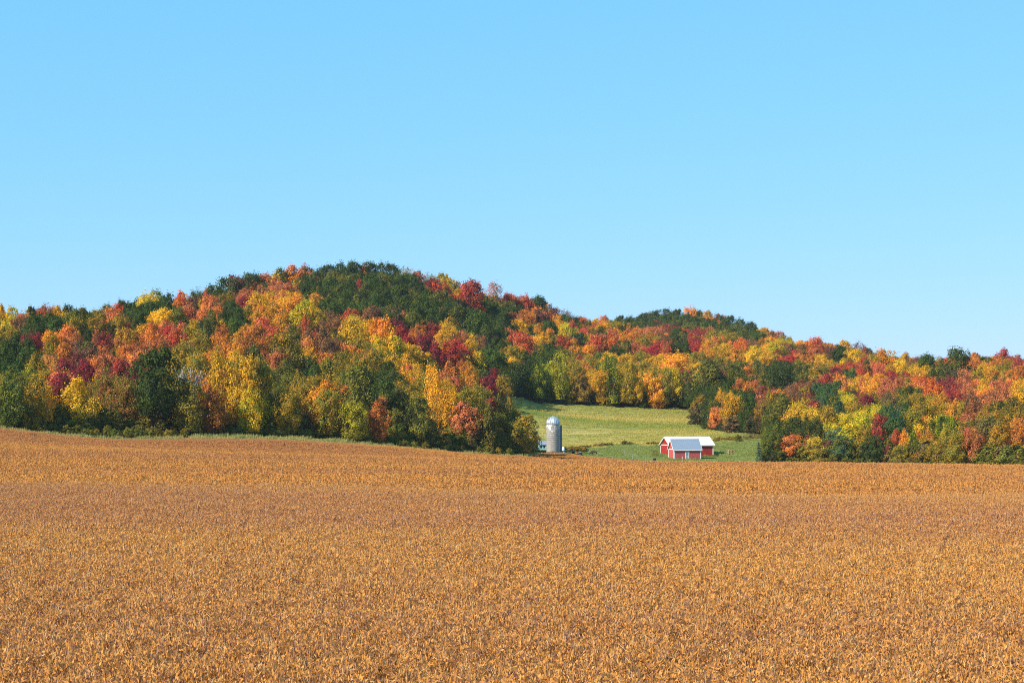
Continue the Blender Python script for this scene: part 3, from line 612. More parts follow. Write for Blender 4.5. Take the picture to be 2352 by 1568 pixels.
#  x, top, width, colours[, shape][, base]   read off four enlargements of the hillside
VIEW = {'A': (0, 1000, 1.96), 'B': (1000, 1000, 1.8445), 'C': (2000, 1150, 2.0909), 'D': (3000, 1300, 2.146)}
SEEN = {
'A': """20,450,110,gold;110,455,110,yellow+yellowgreen;205,470,90,gold;265,455,60,darkgreen;330,455,160,red+rust;385,440,70,coral;470,455,60,gold;540,440,90,green;630,470,220,olive+green;
460,530,160,green;840,440,150,olive;780,480,100,ochre;940,430,150,coral+red;890,470,120,orange+coral;985,400,90,darkgreen;1130,340,190,yellowgreen+yellow,oval;1215,325,110,yellowgreen,oval;
1250,400,110,darkgreen;1320,350,90,darkgreen;1430,345,180,red+orange;1545,315,60,darkgreen;1600,330,150,coral;1680,285,110,darkgreen,round;1790,230,90,darkgreen,round;1850,218,90,maroon;
1915,220,80,darkgreen,round;1990,200,100,darkgreen,round;1950,250,130,coral;1750,330,180,rust+olive;1850,320,130,coral;1960,300,150,coral;
60,560,150,yellow+yellowgreen;160,560,170,rust;300,570,120,darkgreen;30,670,120,ochre;390,560,180,green;620,530,200,olive+green;560,610,190,coral+orange;655,600,100,gold;320,680,110,crimson+maroon;
430,650,130,gold+orange;480,700,140,orange;700,630,110,darkgreen;850,590,200,olive;1060,570,130,crimson;990,580,90,red;1100,490,160,green+darkgreen;1270,480,190,yellow+gold;1380,480,150,olive+green;
1170,560,110,gold;1540,420,110,maroon;1660,430,170,orange+coral;1530,560,110,gold;1620,540,110,olive;1710,560,150,gold;1920,430,140,maroon+crimson;1820,480,110,green;1880,560,150,darkgreen;
855,670,90,red;790,630,110,coral;900,700,90,rust;1030,640,160,rust+ochre;1180,620,120,rust+orange;1310,580,110,crimson+red,flame;1420,575,110,crimson,flame;1370,640,120,red+coral;1240,720,140,coral;
1470,650,140,olive+ochre;1560,650,120,ochre;1720,650,130,orange;1880,630,160,orange+ochre;2000,650,130,orange;650,760,100,maroon;740,720,100,coral;790,780,150,coral+orange;880,780,80,darkgreen;
1020,760,190,orange;1130,760,100,coral;1420,760,180,ochre;1560,720,150,ochre;1740,760,160,orange+ochre;1970,720,150,olive;2060,800,130,coral;130,700,160,green;60,760,140,darkgreen;200,780,170,darkgreen;
330,790,100,brown+orange;100,860,160,darkgreen;250,900,110,olive;1210,790,360,green+darkgreen,round,1455;1440,880,290,bare,bare,1440;620,1020,270,gold+yellow,oval,1430;500,890,170,crimson,flame;
430,880,160,coral+ochre;320,1010,230,ochre+gold,oval,1390;700,1180,200,ochre,oval,1430;820,790,200,rust+coral;920,880,130,red;890,1050,200,rust+olive,thin,1440;130,1000,230,green+olive,oval,1380;40,1080,170,olive+green,round,1370;
15,1235,70,yellow,shrub,1375;95,1260,90,gold,shrub,1375;240,960,80,yellowgreen;1240,1180,180,green,oval,1440;1190,1275,200,gold+olive,shrub,1440;1450,1090,170,ochre,oval,1440;1655,1060,140,orange,column,1420;
1735,1140,110,orange,column,1415;1790,830,220,gold+ochre,oval,1430;1690,800,180,orange+ochre;1900,860,230,ochre+gold,oval,1440;2030,880,200,ochre+green,oval,1440;1970,1250,200,yellowgreen+yellow,shrub,1430;400,1250,120,olive,shrub,1400""",
'B': """40,195,80,darkgreen,round;110,190,90,coral;230,145,90,darkgreen,round;320,125,130,coral+orange;395,130,80,coral;200,180,140,gold;330,185,110,gold+green;430,140,120,olive,round;520,140,110,darkgreen,round;580,122,130,darkgreen,round;
660,106,130,darkgreen,round;770,100,140,darkgreen,round;870,97,140,darkgreen,round;960,105,130,darkgreen,round;1050,112,120,darkgreen,round;1140,130,80,ochre,thin;1245,170,120,coral;1320,180,70,ochre,thin;1440,180,100,olive+yellow;
1340,215,90,darkgreen,round;1380,230,180,red,round;1620,250,220,maroon+red,round;1800,258,130,brown+coral,thin;1500,232,70,gold;1710,330,100,gold;1810,340,80,ochre;1910,335,110,red+coral,round;1990,350,90,coral;
785,198,80,red;630,198,36,crimson;840,128,40,orange;955,240,44,red;830,298,150,olive;1530,390,110,maroon;60,340,150,ochre+gold;300,340,220,orange+gold;480,330,130,ochre+orange;190,240,100,coral;400,230,110,coral+rust;
600,220,150,darkgreen,round;720,230,150,darkgreen+green,round;880,190,150,darkgreen,round;1000,200,150,darkgreen+olive,round;1110,200,130,darkgreen+green,round;560,300,150,darkgreen,round;680,320,160,darkgreen+green,round;
960,290,150,darkgreen,round;1090,270,150,darkgreen+green,round;1210,250,140,green+darkgreen,round;1400,310,170,darkgreen+olive,round;1270,340,140,darkgreen,round;1130,360,170,darkgreen,round;860,370,160,darkgreen,round;
980,370,120,green+darkgreen,round;640,400,130,darkgreen+green,round;760,400,150,darkgreen,round;1060,440,140,darkgreen+brown,round;1200,420,150,darkgreen,round;1330,400,160,darkgreen,round;
100,270,130,olive;30,270,120,coral;360,420,240,yellow+yellowgreen,flame;150,390,140,orange+ochre;450,440,110,gold;590,460,150,rust;710,460,170,rust+red;900,440,190,rust+brown,round;1060,480,120,darkgreen;
1180,500,80,yellow,round;1270,490,70,orange;1480,505,150,ochre+gold,thin;1540,440,200,olive,round;1700,480,230,darkgreen+green,round;1980,520,120,gold;1600,590,100,gold;1480,590,140,gold;1790,580,70,crimson;1700,590,130,rust,thin;
140,600,140,coral+red;350,540,110,red+rust;20,630,110,orange;540,600,220,rust+brown;740,525,250,yellow+ochre,oval;960,530,250,gold+orange,round;1100,540,100,crimson;1050,640,220,yellowgreen+gold,flame;1140,600,120,red+crimson;
1240,560,130,orange+rust;1330,600,110,red;1330,650,80,crimson;1270,710,110,gold+ochre;1480,690,200,crimson+red;1490,840,240,orange,flame;1660,760,100,ochre+yellow;1770,740,200,darkgreen;1960,850,180,darkgreen;1910,810,90,gold;1990,840,80,red;
280,640,300,ochre+olive,round;100,760,120,coral;60,830,180,ochre+olive;270,870,200,darkgreen+olive;570,830,230,ochre+olive;430,820,90,green;480,790,80,gold;760,800,140,ochre;800,890,310,green+olive,round,1385;1170,790,100,gold,column;
1190,860,130,ochre+gold,weep;1290,830,170,darkgreen;1000,910,170,darkgreen,round;1380,930,180,ochre+gold,weep,1440;1480,890,120,yellowgreen,birch;1460,1070,200,ochre+gold,weep,1450;1620,950,160,ochre+orange;1760,950,110,crimson;
1820,1120,120,maroon+crimson,oval,1450;1850,1100,170,darkgreen+olive,oval,1470;1935,1200,150,darkgreen+green,round,1480;1995,1260,130,olive+ochre,round,1490;1710,1180,180,ochre+olive,oval,1460;1565,1220,160,ochre+green,weep,1455;1600,1040,190,ochre+olive,oval,1450;1690,1060,150,ochre,weep,1450;1950,1120,110,ochre+olive,weep,1480;1900,1180,140,darkgreen+olive,oval,1490;450,1095,150,gold+orange,column,1375;605,1130,200,ochre,oval,1385;740,1130,160,olive+yellowgreen,oval,1390;960,1150,95,orange,column,1385;
1160,1260,120,gold+ochre,oval,1410;1200,1010,160,ochre+olive;1090,1050,200,olive+darkgreen,oval,1410;1510,1130,180,ochre+gold,weep,1450;1640,1290,180,green,shrub,1470;1280,1240,150,darkgreen+green,shrub,1440;880,1080,170,darkgreen,round,1395;
200,960,170,darkgreen+olive,thin,1350;50,1080,180,yellowgreen+yellow,oval,1355;330,990,170,olive+ochre,thin,1350;1760,1260,200,darkgreen+green,shrub,1485;1400,1330,150,darkgreen,shrub,1450;780,1290,200,olive+green,shrub,1390;330,1240,130,darkgreen+green,shrub,1360""",
'C': """70,65,120,red+maroon;200,80,130,coral+red;310,90,80,darkgreen;390,145,120,orange+rust;450,180,120,rust+maroon;560,195,90,maroon,thin;600,240,60,darkgreen;690,255,130,coral;860,245,120,orange+coral;800,265,80,gold;
1000,240,90,darkgreen,round;1080,250,130,darkgreen,round;1200,225,110,darkgreen,round;1290,200,120,darkgreen,round;1380,185,130,darkgreen,round;1480,190,130,darkgreen,round;1595,165,70,ochre+orange;1650,205,100,darkgreen,round;1740,205,70,orange+ochre;
1830,230,90,rust;1920,245,110,darkgreen,round;2010,272,120,darkgreen,round;2090,300,110,darkgreen,round;2140,330,80,darkgreen,round;2210,345,110,gold+ochre,round;2280,370,60,coral;1040,285,105,darkgreen,round;1140,275,105,darkgreen,round;1250,255,105,darkgreen,round;1340,235,105,darkgreen,round;1430,232,105,darkgreen,round;1535,235,105,darkgreen,round;1620,252,105,darkgreen,round;1700,248,105,darkgreen,round;1790,262,105,darkgreen,round;1870,285,105,darkgreen,round;1960,305,105,darkgreen,round;2050,335,105,darkgreen,round;2110,365,105,darkgreen,round;1270,300,105,darkgreen,round;1400,275,105,darkgreen,round;1200,262,105,darkgreen,round;1860,255,105,darkgreen,round;1980,345,105,darkgreen,round;330,155,70,maroon;240,130,120,darkgreen+green;
100,160,120,darkgreen;220,200,150,rust+orange;80,220,130,maroon+rust;160,275,140,gold;60,255,110,olive;280,300,110,ochre;380,290,100,darkgreen+green;270,345,110,green+darkgreen;350,310,100,orange+ochre;470,265,110,orange+ochre;580,275,110,red+coral;
720,290,90,coral;960,290,150,gold+olive;1060,310,110,green+darkgreen;1190,270,80,maroon;1310,280,110,rust+maroon;1240,222,60,rust;1480,245,100,olive+green,round;1560,230,80,ochre;1590,295,110,olive+green;1700,290,100,olive+green;
1830,290,100,orange+rust,flame;1910,335,90,olive+green,round;1400,310,120,rust+maroon;1130,340,110,orange+coral;1290,340,120,rust+coral;50,360,150,coral+red;190,405,200,coral+red,round;60,425,80,gold;360,400,120,ochre+gold;520,330,110,yellow+yellowgreen,flame;
640,350,110,yellowgreen;560,390,90,maroon;520,415,150,rust+red;660,390,150,bluegreen+darkgreen,round;750,340,120,coral+red;780,410,170,red+coral;850,350,110,gold+orange;900,370,80,coral;940,450,110,orange+red;1000,390,110,ochre+orange;
1080,450,110,olive;990,460,90,darkgreen;1090,350,140,rust+orange;1180,400,120,rust+ochre;1150,480,110,red+coral;1280,500,140,red+crimson;1390,480,110,red+rust;1360,400,110,rust;1450,400,120,darkgreen;1530,410,100,darkgreen+olive;1580,370,110,maroon+red;
1660,385,130,red;1610,500,120,crimson+red;1510,480,140,green+darkgreen;1790,400,140,ochre+olive;1740,450,130,orange+ochre;1960,400,110,ochre;1990,460,130,orange+red;2100,430,100,rust;2200,440,120,rust+ochre;2060,390,90,olive;
40,600,130,gold;80,500,150,ochre+olive;200,470,150,ochre+orange;300,480,120,ochre;430,505,160,darkgreen;620,500,150,orange+ochre;740,495,120,orange+gold;580,560,120,ochre+olive;840,550,140,green+olive;900,560,130,gold+yellow;1060,560,140,ochre+gold;
1180,550,160,ochre+olive;1290,590,120,gold;1450,550,220,orange+gold,oval;1620,560,110,ochre;1880,520,150,gold+ochre;1960,560,150,orange+ochre;2120,530,160,yellow+gold;2260,470,140,gold+orange;
70,650,200,darkgreen,oval,955;110,620,110,gold+ochre;175,640,90,red;240,580,140,green+darkgreen,flame;340,650,140,yellowgreen+green,oval,970;500,575,170,olive+yellowgreen,oval,985;600,640,150,ochre;720,580,160,ochre+olive;680,790,170,ochre+brown,oval,1000;
830,690,150,ochre+gold,oval,1000;940,600,170,yellowgreen+green,flame,1000;1050,640,150,olive+ochre,oval,1003;1150,760,120,ochre+gold,oval,1005;1170,870,170,darkgreen,shrub,1008;1255,640,150,brown,thin;1290,760,170,gold+orange,oval,1010;1385,690,150,ochre+olive,oval,1010;
1460,680,150,yellow+ochre,oval,1010;1530,730,110,red+maroon;1490,900,110,darkgreen,shrub,1012;1610,650,120,gold,flame;870,880,130,ochre+olive,shrub,1003;590,870,100,olive+ochre,shrub,990;1330,900,90,orange,shrub,1010;
1740,640,300,darkgreen+olive,round;1640,830,170,darkgreen;1660,980,180,darkgreen+brown,shrub,1195;1850,720,160,maroon+olive;1980,680,200,darkgreen+olive;1760,790,170,darkgreen;1930,890,140,gold,flame,1190;1810,1010,140,orange+coral,oval,1190;1620,950,60,ochre,column,1100;
1890,810,200,darkgreen;2050,810,90,orange;2140,700,130,olive+darkgreen;2080,920,180,darkgreen,oval,1220;2180,860,130,rust+maroon;162,1060,150,ochre+olive,oval,1378;2200,940,140,ochre+brown,oval,1230;2275,680,150,green;2110,690,80,orange;1960,1080,220,darkgreen+brown,shrub,1225;2110,1090,180,brown+darkgreen,shrub,1240;1760,1060,150,darkgreen,shrub,1200""",
'D': """120,35,120,ochre+gold,round;205,70,80,olive;250,62,90,coral;330,112,110,yellow+olive;285,92,90,ochre;430,140,90,gold+orange;560,115,170,orange+red;690,160,90,ochre+coral;810,140,130,gold+ochre;930,155,150,maroon,thin;1020,205,70,darkgreen,round;
980,195,110,coral;1160,225,200,ochre+orange,round;1340,250,130,gold;1440,270,110,red;1540,270,180,darkgreen,round;1780,215,230,darkgreen,round;1940,240,110,orange;2160,220,160,red+crimson;2050,290,90,olive;2300,260,110,coral;1630,265,70,ochre,thin;
50,220,110,yellow;200,160,170,gold+yellowgreen;130,240,120,gold;320,200,130,rust;440,180,130,rust;560,210,150,coral;690,210,120,maroon;380,260,120,red+crimson;500,270,110,orange;600,260,80,gold;740,220,190,green+darkgreen,birch;870,240,150,gold+yellow;
990,290,130,crimson+red,flame;920,340,120,rust+red;1110,340,160,red+coral;1080,280,130,ochre;1290,330,180,yellow+gold;1220,300,100,gold;1450,350,150,gold;1400,310,100,rust;1700,320,120,coral+red;1600,385,200,darkgreen+olive,round;1730,400,170,darkgreen+brown,round;1800,330,110,ochre;1900,300,120,orange+rust;
2040,330,90,gold;2120,295,130,orange;2200,350,150,green+ochre;2160,420,160,orange+ochre;2300,380,130,orange;2270,300,110,red;90,390,150,darkgreen+olive;280,375,260,green+darkgreen,oval;470,360,150,olive;600,370,160,brown,thin;700,440,120,red;
790,470,150,bluegreen,oval;630,580,180,bluegreen,round;710,640,180,bluegreen+green,oval;900,500,150,gold;830,600,100,yellow;890,580,100,darkgreen;960,610,60,crimson;1080,480,190,gold+orange;1010,590,180,yellow+gold;1240,420,150,red;1180,480,120,rust+coral;
1290,490,130,coral+rust;1330,560,180,olive;1220,640,220,olive+brown;1280,730,140,bluegreen;1530,490,210,orange+red;1720,500,220,red,oval;1880,510,170,rust+coral,thin;2010,550,200,gold;2150,520,170,coral+rust;2270,530,200,ochre+gold;460,560,100,rust;
500,620,80,red;450,690,130,yellow+ochre;50,560,110,orange;110,640,80,coral;260,690,230,darkgreen+olive;100,780,150,brown+darkgreen;880,700,170,brown+rust;800,770,90,yellow;1020,740,170,yellow+yellowgreen;1110,790,70,red;1500,690,240,olive+ochre,round;1420,680,130,ochre;
1730,730,220,orange+ochre;1710,810,150,yellowgreen;2010,640,230,rust+brown;2250,700,200,ochre+darkgreen;1920,770,120,coral;1870,850,200,ochre+yellow;2050,800,240,brown+olive,round,1190;2330,850,90,orange;500,790,150,olive;370,820,120,darkgreen;480,880,180,darkgreen;
85,1000,100,bluegrey+bluegreen,spruce,1165;180,905,170,olive+green,oval,1185;255,1010,130,orange+red,oval,1185;190,1120,90,gold,shrub,1190;380,950,210,coral+orange,round,1180;480,955,70,crimson,oval,1180;560,960,160,olive+yellow,oval,1190;665,990,130,maroon,oval,1190;610,1090,90,yellow,shrub,1192;
650,1110,80,crimson,shrub,1193;790,950,220,olive+bluegreen,round,1195;870,1050,80,bluegreen,shrub,1197;980,930,170,olive+ochre;1090,960,190,green,oval,1198;1010,1010,140,green,shrub,1197;1260,950,130,rust+red;1340,950,160,ochre+orange;1300,1040,180,olive+ochre,round,1203;
1470,870,110,red+yellow;1540,890,120,coral+ochre;1460,1080,120,maroon+rust,shrub,1207;1600,1000,180,olive+ochre,round,1210;1400,990,130,yellowgreen;1190,1035,70,crimson,shrub,1200;1760,1000,170,gold+yellow,oval,1185;1900,900,160,yellow+ochre,oval,1190;1700,900,150,ochre+olive;
2150,1000,150,ochre+olive,oval,1195;2300,1060,160,darkgreen+bluegreen,shrub,1205;1830,1110,120,green+olive,shrub,1195;2200,1100,110,olive,shrub,1200"""}
GUESS = {'darkgreen': ['round', 'round', 'oval'], 'green': ['round', 'oval'], 'bluegreen': ['oval', 'round'], 'brown': ['thin'], 'olive': ['round', 'oval'], 'maroon': ['round', 'oval'],
         'yellowgreen': ['oval', 'flame'], 'gold': ['oval', 'flame', 'round'], 'orange': ['oval', 'round', 'flame']}
TREES = []
SKY_U = [-60, 0, 100, 200, 270, 340, 420, 500, 600, 700, 760, 850, 910, 960, 1040, 1060, 1120, 1160, 1220, 1260, 1310, 1340, 1410, 1450, 1520, 1580, 1640, 1700, 1750, 1820, 1880, 1960, 2010, 2070, 2150, 2200, 2270, 2300, 2352, 2420]
SKY_V = [708, 708, 708, 708, 700, 676, 680, 657, 637, 617, 610, 607, 614, 627, 642, 657, 660, 682, 692, 707, 722, 732, 730, 724, 714, 710, 717, 737, 757, 780, 782, 794, 807, 814, 822, 812, 817, 812, 822, 822]
def solve_depth(u, vt, H):
    e = float(edge_d(u)) + 17
    d = np.arange(e, 1420, 3.0); x = (u - U0) / FPX * d
    z = ground(x, d); vv = v_of(z + H, d)
    ok = region(x, d) == 3
    hit = np.where((vv <= vt) & ok)[0]
    if len(hit): return d[hit[0]], 0.0
    vv2 = np.where(ok, vv, 1e9); k = int(np.argmin(vv2))
    return d[k], (vv2[k] - vt) / FPX * d[k]
for vw, txt in SEEN.items():
    ox, oy, s = VIEW[vw]
    for ent in txt.replace('\n', '').split(';'):
        p = ent.strip().split(',')
        x, top, w = float(p[0]), float(p[1]), float(p[2])
        u = (ox + x / s) / 1.74150; vt = (oy + top / s) / 1.74150; wp = w / s / 1.74150
        cols = p[3].split('+'); shape = p[4] if len(p) > 4 else random.choice(GUESS.get(cols[0], ['oval', 'oval', 'round', 'flame']))
        if len(p) > 5:
            vb = (oy + float(p[5]) / s) / 1.74150
            front = True
            e = float(edge_d(u)); dd = np.arange(e + 1.5, 1000, 1.0); xx = (u - U0) / FPX * dd
            vg = v_of(ground(xx, dd), dd); okr = region(xx, dd) >= 2
            okr = region(xx, dd) == 3
            k = np.where((vg <= vb) & okr)[0]; k0 = np.where(okr)[0]
            d = float(dd[k[0]]) if len(k) else float(dd[k0[0]])
            if vw != 'C': d = min(max(d, float(dd[k0[0]]) + 2.0), e + 26.0)
            H = (float(v_of(gz((u - U0) / FPX * d, d), d)) - vt) / FPX * d
        else:
            front = False; H = 14.0
            for _ in range(3):
                d, dh = solve_depth(u, vt, H)
                H = min(max(wp * d / FPX * 1.45, 8.5 if d < 1000 else 6.5), 19.0)
            d, dh = solve_depth(u, vt, H); H = min(max(H + dh, 6.0), 26.0)
        rt = 2.3 if d < 700 else 1.6
        if not front and H > rt * wp * d / FPX: wp = H / rt * FPX / d
        if d > 800 and shape == 'flame': shape = 'round'
        if shape == 'spruce': d = float(edge_d(u)) + 3.5; H = (float(v_of(gz((u - U0) / FPX * d, d), d)) - vt) / FPX * d
        TREES.append(dict(u=u, vt=vt, d=d, H=H, w=wp * d / FPX * (1.04 if not front else 1.0), cols=cols, shape=shape, front=front, listed=True))
# unlisted trees that fill the wood behind and beside, coloured like their neighbours
LU = np.array([(t['u'], t['vt']) for t in TREES]); LX = np.array([((t['u'] - U0) / FPX * t['d'], t['d']) for t in TREES])
_nl = len(TREES)
for y in np.arange(425, 1380, 7.0):
    hw = y * 1176 / FPX + 75
    for x in np.arange(-hw, hw, 7.0):
        px, py = x + random.uniform(-2.4, 2.4), y + random.uniform(-2.4, 2.4)
        if region(np.array([px]), np.array([py]))[0] != 3: continue
        if ((LX - (px, py)) ** 2).sum(1).min() < 4.3 ** 2: continue
        u = float(u_of(px, py))
        if py < edge_d(np.clip(u, -600, 2950)) + 10: continue
        H = random.uniform(8.5, 12.5); vt = float(v_of(gz(px, py) + H, py))
        if vt < np.interp(u, SKY_U, SKY_V) + 5: continue      # nothing above the seen skyline
        k = int(np.argmin(((LU - (u, vt)) ** 2 * (1, 2.0)).sum(1) + np.random.default_rng(len(TREES)).uniform(0, 220, _nl)))
        cols = TREES[k]['cols']
        if cols[0] in ('bare', 'brown'): cols = ['olive', 'ochre']
        if cols[0] not in ('darkgreen', 'green') and random.random() < .2: cols = random.choice([['olive', 'ochre'], ['darkgreen', 'olive'], ['rust', 'coral'], ['ochre', 'olive'], ['coral', 'orange']])
        sk = np.interp(u, SKY_U, SKY_V)      # the oak caps of the two summits
        if ((py > 1050 and 1400 < u < 1765 and vt < sk + 34) or (py > 700 and 690 < u < 1180 and vt < sk + 105)) and random.random() < .88: cols = random.choice([['darkgreen'], ['darkgreen', 'olive'], ['darkgreen', 'green']])
        TREES.append(dict(u=u, vt=vt, d=py, H=H, w=random.uniform(5.2, 8.4), cols=list(cols), shape=random.choice(['round', 'oval', 'oval']), front=False, listed=False))
# how much of each tree the photograph shows
RW, RH = 588, 392; own = np.full((RH, RW), -1, int)
for k, t in sorted(enumerate(TREES), key=lambda kt: kt[1]['d']):
    hp = t['H'] * FPX / t['d'] / 4; wpx = t['w'] * FPX / t['d'] / 4
    cx, y0 = t['u'] / 4, t['vt'] / 4
    a, b = int(max(cx - wpx / 2, 0)), int(min(cx + wpx / 2 + 1, RW)); c, e = int(max(y0, 0)), int(min(y0 + hp * .95 + 1, RH))
    if b <= a or e <= c: t['vis'] = 0; continue
    yy, xx = np.mgrid[c:e, a:b]
    cyc = y0 + hp * .47
    m = (((xx - cx) / (wpx / 2 + .3)) ** 2 + ((yy - cyc) / (hp * .48)) ** 2 < 1) & (own[c:e, a:b] < 0)
    own[c:e, a:b][m] = k; t['vis'] = int(m.sum())
rank = sorted([k for k, t in enumerate(TREES) if t['listed'] and t['vis'] >= 4], key=lambda k: -TREES[k]['vis'])
NIND = 300
indiv = set(rank[:NIND])
def shade(c, j):
    r = random.Random(j); f = r.uniform(.86, 1.14)
    return [PAL[c][0] * f * r.uniform(.93, 1.07), PAL[c][1] * f * r.uniform(.9, 1.1), PAL[c][2] * f]
def place_of(t):
    u, d, vt = t['u'], t['d'], t['vt']
    if u < 1215 and d < 700 and (d < 640 or u < 600):
        z = 'left wood'; lo, hi = 430, 640
    elif u < 1290: z = 'main hill'; lo, hi = 640, 900
    elif d > 1060 and u < 1800: z = 'far hill'; lo, hi = 1060, 1230
    elif u < 1610: z = 'wood behind meadow'; lo, hi = 735, 1000
    else: z = 'right wood'; lo, hi = 500, 900
    f = (d - lo) / (hi - lo)
    if t['front']: row = 'at the foot of'
    elif f < .2: row = 'low on'
    elif f < .5: row = 'midway up'
    elif f < .85: row = 'high on'
    else: row = 'atop'
    return row, z
KIND = {'birch': 'birch_tree', 'weep': 'birch_tree', 'spruce': 'spruce_tree', 'bare': 'bare_tree', 'shrub': 'shrub'}
keys = {}
for k in sorted(indiv, key=lambda k: TREES[k]['u']):
    t = TREES[k]
    w = t['w']; t['size'] = 'small' if w < 6.5 else ('broad' if w > 13 else ('tall' if t['H'] > 1.75 * w else ''))
    c = t['cols']; t['cphrase'] = 'leafless pale' if c[0] == 'bare' else WORD[c[0]] + (' and ' + WORD[c[1]] if len(c) > 1 else '')
    nm = KIND.get(t['shape'], 'broadleaf_tree'); t['name'] = nm
    word = {'birch_tree': 'birch', 'spruce_tree': 'spruce', 'bare_tree': 'tree', 'shrub': 'shrub', 'broadleaf_tree': 'tree'}[nm]
    if t['shape'] == 'thin': word = 'thin-leaved tree'
    if t['shape'] == 'flame': word = 'upright tree'
    if t['shape'] == 'column': word = 'slender tree'
    row, z = place_of(t)
    t['lab'] = ' '.join((t['size'] + ' ' + t['cphrase'] + ' ' + word + ' ' + row + ' ' + z).split())
    keys.setdefault(t['lab'], []).append(k)
ORD = ['', 'second', 'third', 'fourth', 'fifth', 'sixth', 'seventh', 'eighth', 'ninth', 'tenth', 'eleventh', 'twelfth', 'thirteenth', 'fourteenth', 'fifteenth', 'sixteenth', 'seventeenth', 'eighteenth', 'nineteenth', 'twentieth']
for lab, ks in keys.items():
    for i, k in enumerate(ks):
        if len(ks) == 1: continue
        if i == 0: o_ = 'leftmost such tree'
        elif i == len(ks) - 1: o_ = 'rightmost such tree'
        else: o_ = ORD[i] + ' such from left'
        TREES[k]['lab'] = lab + ', ' + o_
stuff = []
for k, t in enumerate(TREES):
    x, y = (t['u'] - U0) / FPX * t['d'], t['d']; z = gz(x, y) - .15
    c = t['cols']; shp = {'birch': 'oval'}.get(t['shape'], t['shape'])
    c1 = c[0] if c[0] != 'bare' else 'brown'
    c2 = c[1] if len(c) > 1 else PARTNER[c1]
    t1, t2 = shade(c1, k), shade(c2, k + 5000)
    base = .02 if shp in ('shrub', 'spruce') else (random.uniform(.06, .26) if t['front'] else .14)
    if t['shape'] == 'birch': base = .28
    if k in indiv:
        root = empty(t['name'], (x, y, z), 0)
        tag(root, t['lab'], 'shrub' if t['name'] == 'shrub' else 'tree', 'trees of the autumn woods' if t['name'] != 'shrub' else 'shrubs along the wood edge')
        if shp == 'bare':
            b = link('trunk', BARE[0], root); b.scale = (t['w'] * 1.7, t['w'] * 1.7, t['H'])
            continue
        cr = link('crown', CM[shp][k % len(CM[shp])], root)
        cr.scale = (t['w'], t['w'], t['H'] * (1 - base)); cr.location = (0, 0, t['H'] * base); cr.rotation_euler = (random.gauss(0, .06), random.gauss(0, .06), random.uniform(0, 6.28))
        cr['tcol'] = t1; cr['tcol2'] = t2
        tm = STRAIGHT if shp == 'spruce' else (random.choice(BIRCH) if t['name'] == 'birch_tree' or (t['front'] and k % 4 == 0) else TRUNK[k % 3])
        tr = link('trunk', tm, root); hs = t['H'] * (.95 if shp == 'spruce' else .82)
        tr.scale = (min(t['w'] * .9, hs), min(t['w'] * .9, hs), hs); tr.rotation_euler = (0, 0, random.uniform(0, 6.28))
    elif shp != 'bare':
        stuff.append((x, y, z + t['H'] * base, t['w'], t['H'] * (1 - base), PIDX[(shp, k % len(CM[shp]))], t1, t2))
# thick undergrowth just inside the wood edges
und = []
for u in np.arange(-250, 2650, 3.2):
    if 1180 < u < 1770: continue
    e = float(edge_d(u))
    vwid = 12 if 450 < u < 800 else (7 if u < 900 else 3)
    for q in range(2):
        if q == 0 and random.random() < .45: continue
        d = e + vwid + (random.uniform(2, 7) if q == 0 else random.uniform(9, 22)); uu = u + random.uniform(-4, 4); x = (uu - U0) / FPX * d
        if region(np.array([x]), np.array([d]))[0] != 3: continue
        h = random.uniform(.7, 2.3) if q == 0 else random.uniform(2.5, 6); c = random.choice(['darkgreen', 'darkgreen', 'olive', 'green', 'brown', 'darkgreen', 'ochre'])
        und.append((x, d, gz(x, d) - .1, h * random.uniform(1.0, 1.5), h, PIDX[('shrub', random.randrange(3))], shade(c, int(u * 7) + q), shade('olive', int(u * 9) + q)))
for u in np.arange(1060, 1600, 2.6):
    for q in range(2):
        d0 = np.interp(u, [1060, 1200, 1340, 1560, 1600], [724, 726, 735, 745, 745]) + random.uniform(3, 14); x = (u - U0) / FPX * d0
        if region(np.array([x]), np.array([d0]))[0] != 3: continue
        h = random.uniform(1.5, 5); c = random.choice(['darkgreen', 'olive', 'ochre', 'green', 'darkgreen'])
        und.append((x, d0, gz(x, d0) - .1, h * 1.1, h, PIDX[('shrub', random.randrange(3))], shade(c, int(u * 7) + q), shade('olive', int(u * 9) + q)))
for dd_, uu_ in zip(np.linspace(742, 520, 150), np.interp(np.linspace(742, 520, 150), [520, 545, 575, 604, 622, 645, 690, 742], [1772, 1782, 1798, 1780, 1720, 1655, 1604, 1610])):
    for q in range(2):
        d0 = dd_; x = (uu_ + random.uniform(0, 22) - U0) / FPX * d0
        if region(np.array([x]), np.array([d0]))[0] != 3: continue
        h = random.uniform(1.2, 4.5); c = random.choice(['darkgreen', 'brown', 'darkgreen', 'olive'])
        und.append((x, d0, gz(x, d0) - .1, h * 1.2, h, PIDX[('shrub', random.randrange(3))], shade(c, int(dd_ * 7) + q), shade('darkgreen', int(dd_ * 9) + q)))
def put_foliage(name, items, label, cat):
    n = len(items); rot = np.zeros((n, 3)); rot[:, 2] = RNG.uniform(0, 6.28, n)
    o = scatter(name, PROTO, [i[:3] for i in items], rot, [(i[3], i[3], i[4]) for i in items], [i[5] for i in items], {'tcol': [i[6] for i in items], 'tcol2': [i[7] for i in items]})
    return tag(o, label, cat)
put_foliage('woodland', stuff, 'mass of smaller autumn trees filling the wooded hills', 'woodland')
put_foliage('undergrowth', und, 'dark tangled undergrowth at the foot of the woods', 'undergrowth')
print('TREES listed', _nl, 'total', len(TREES), 'indiv', len(indiv), 'visible listed', len(rank), 'smallest', TREES[rank[min(NIND, len(rank)) - 1]]['vis'])
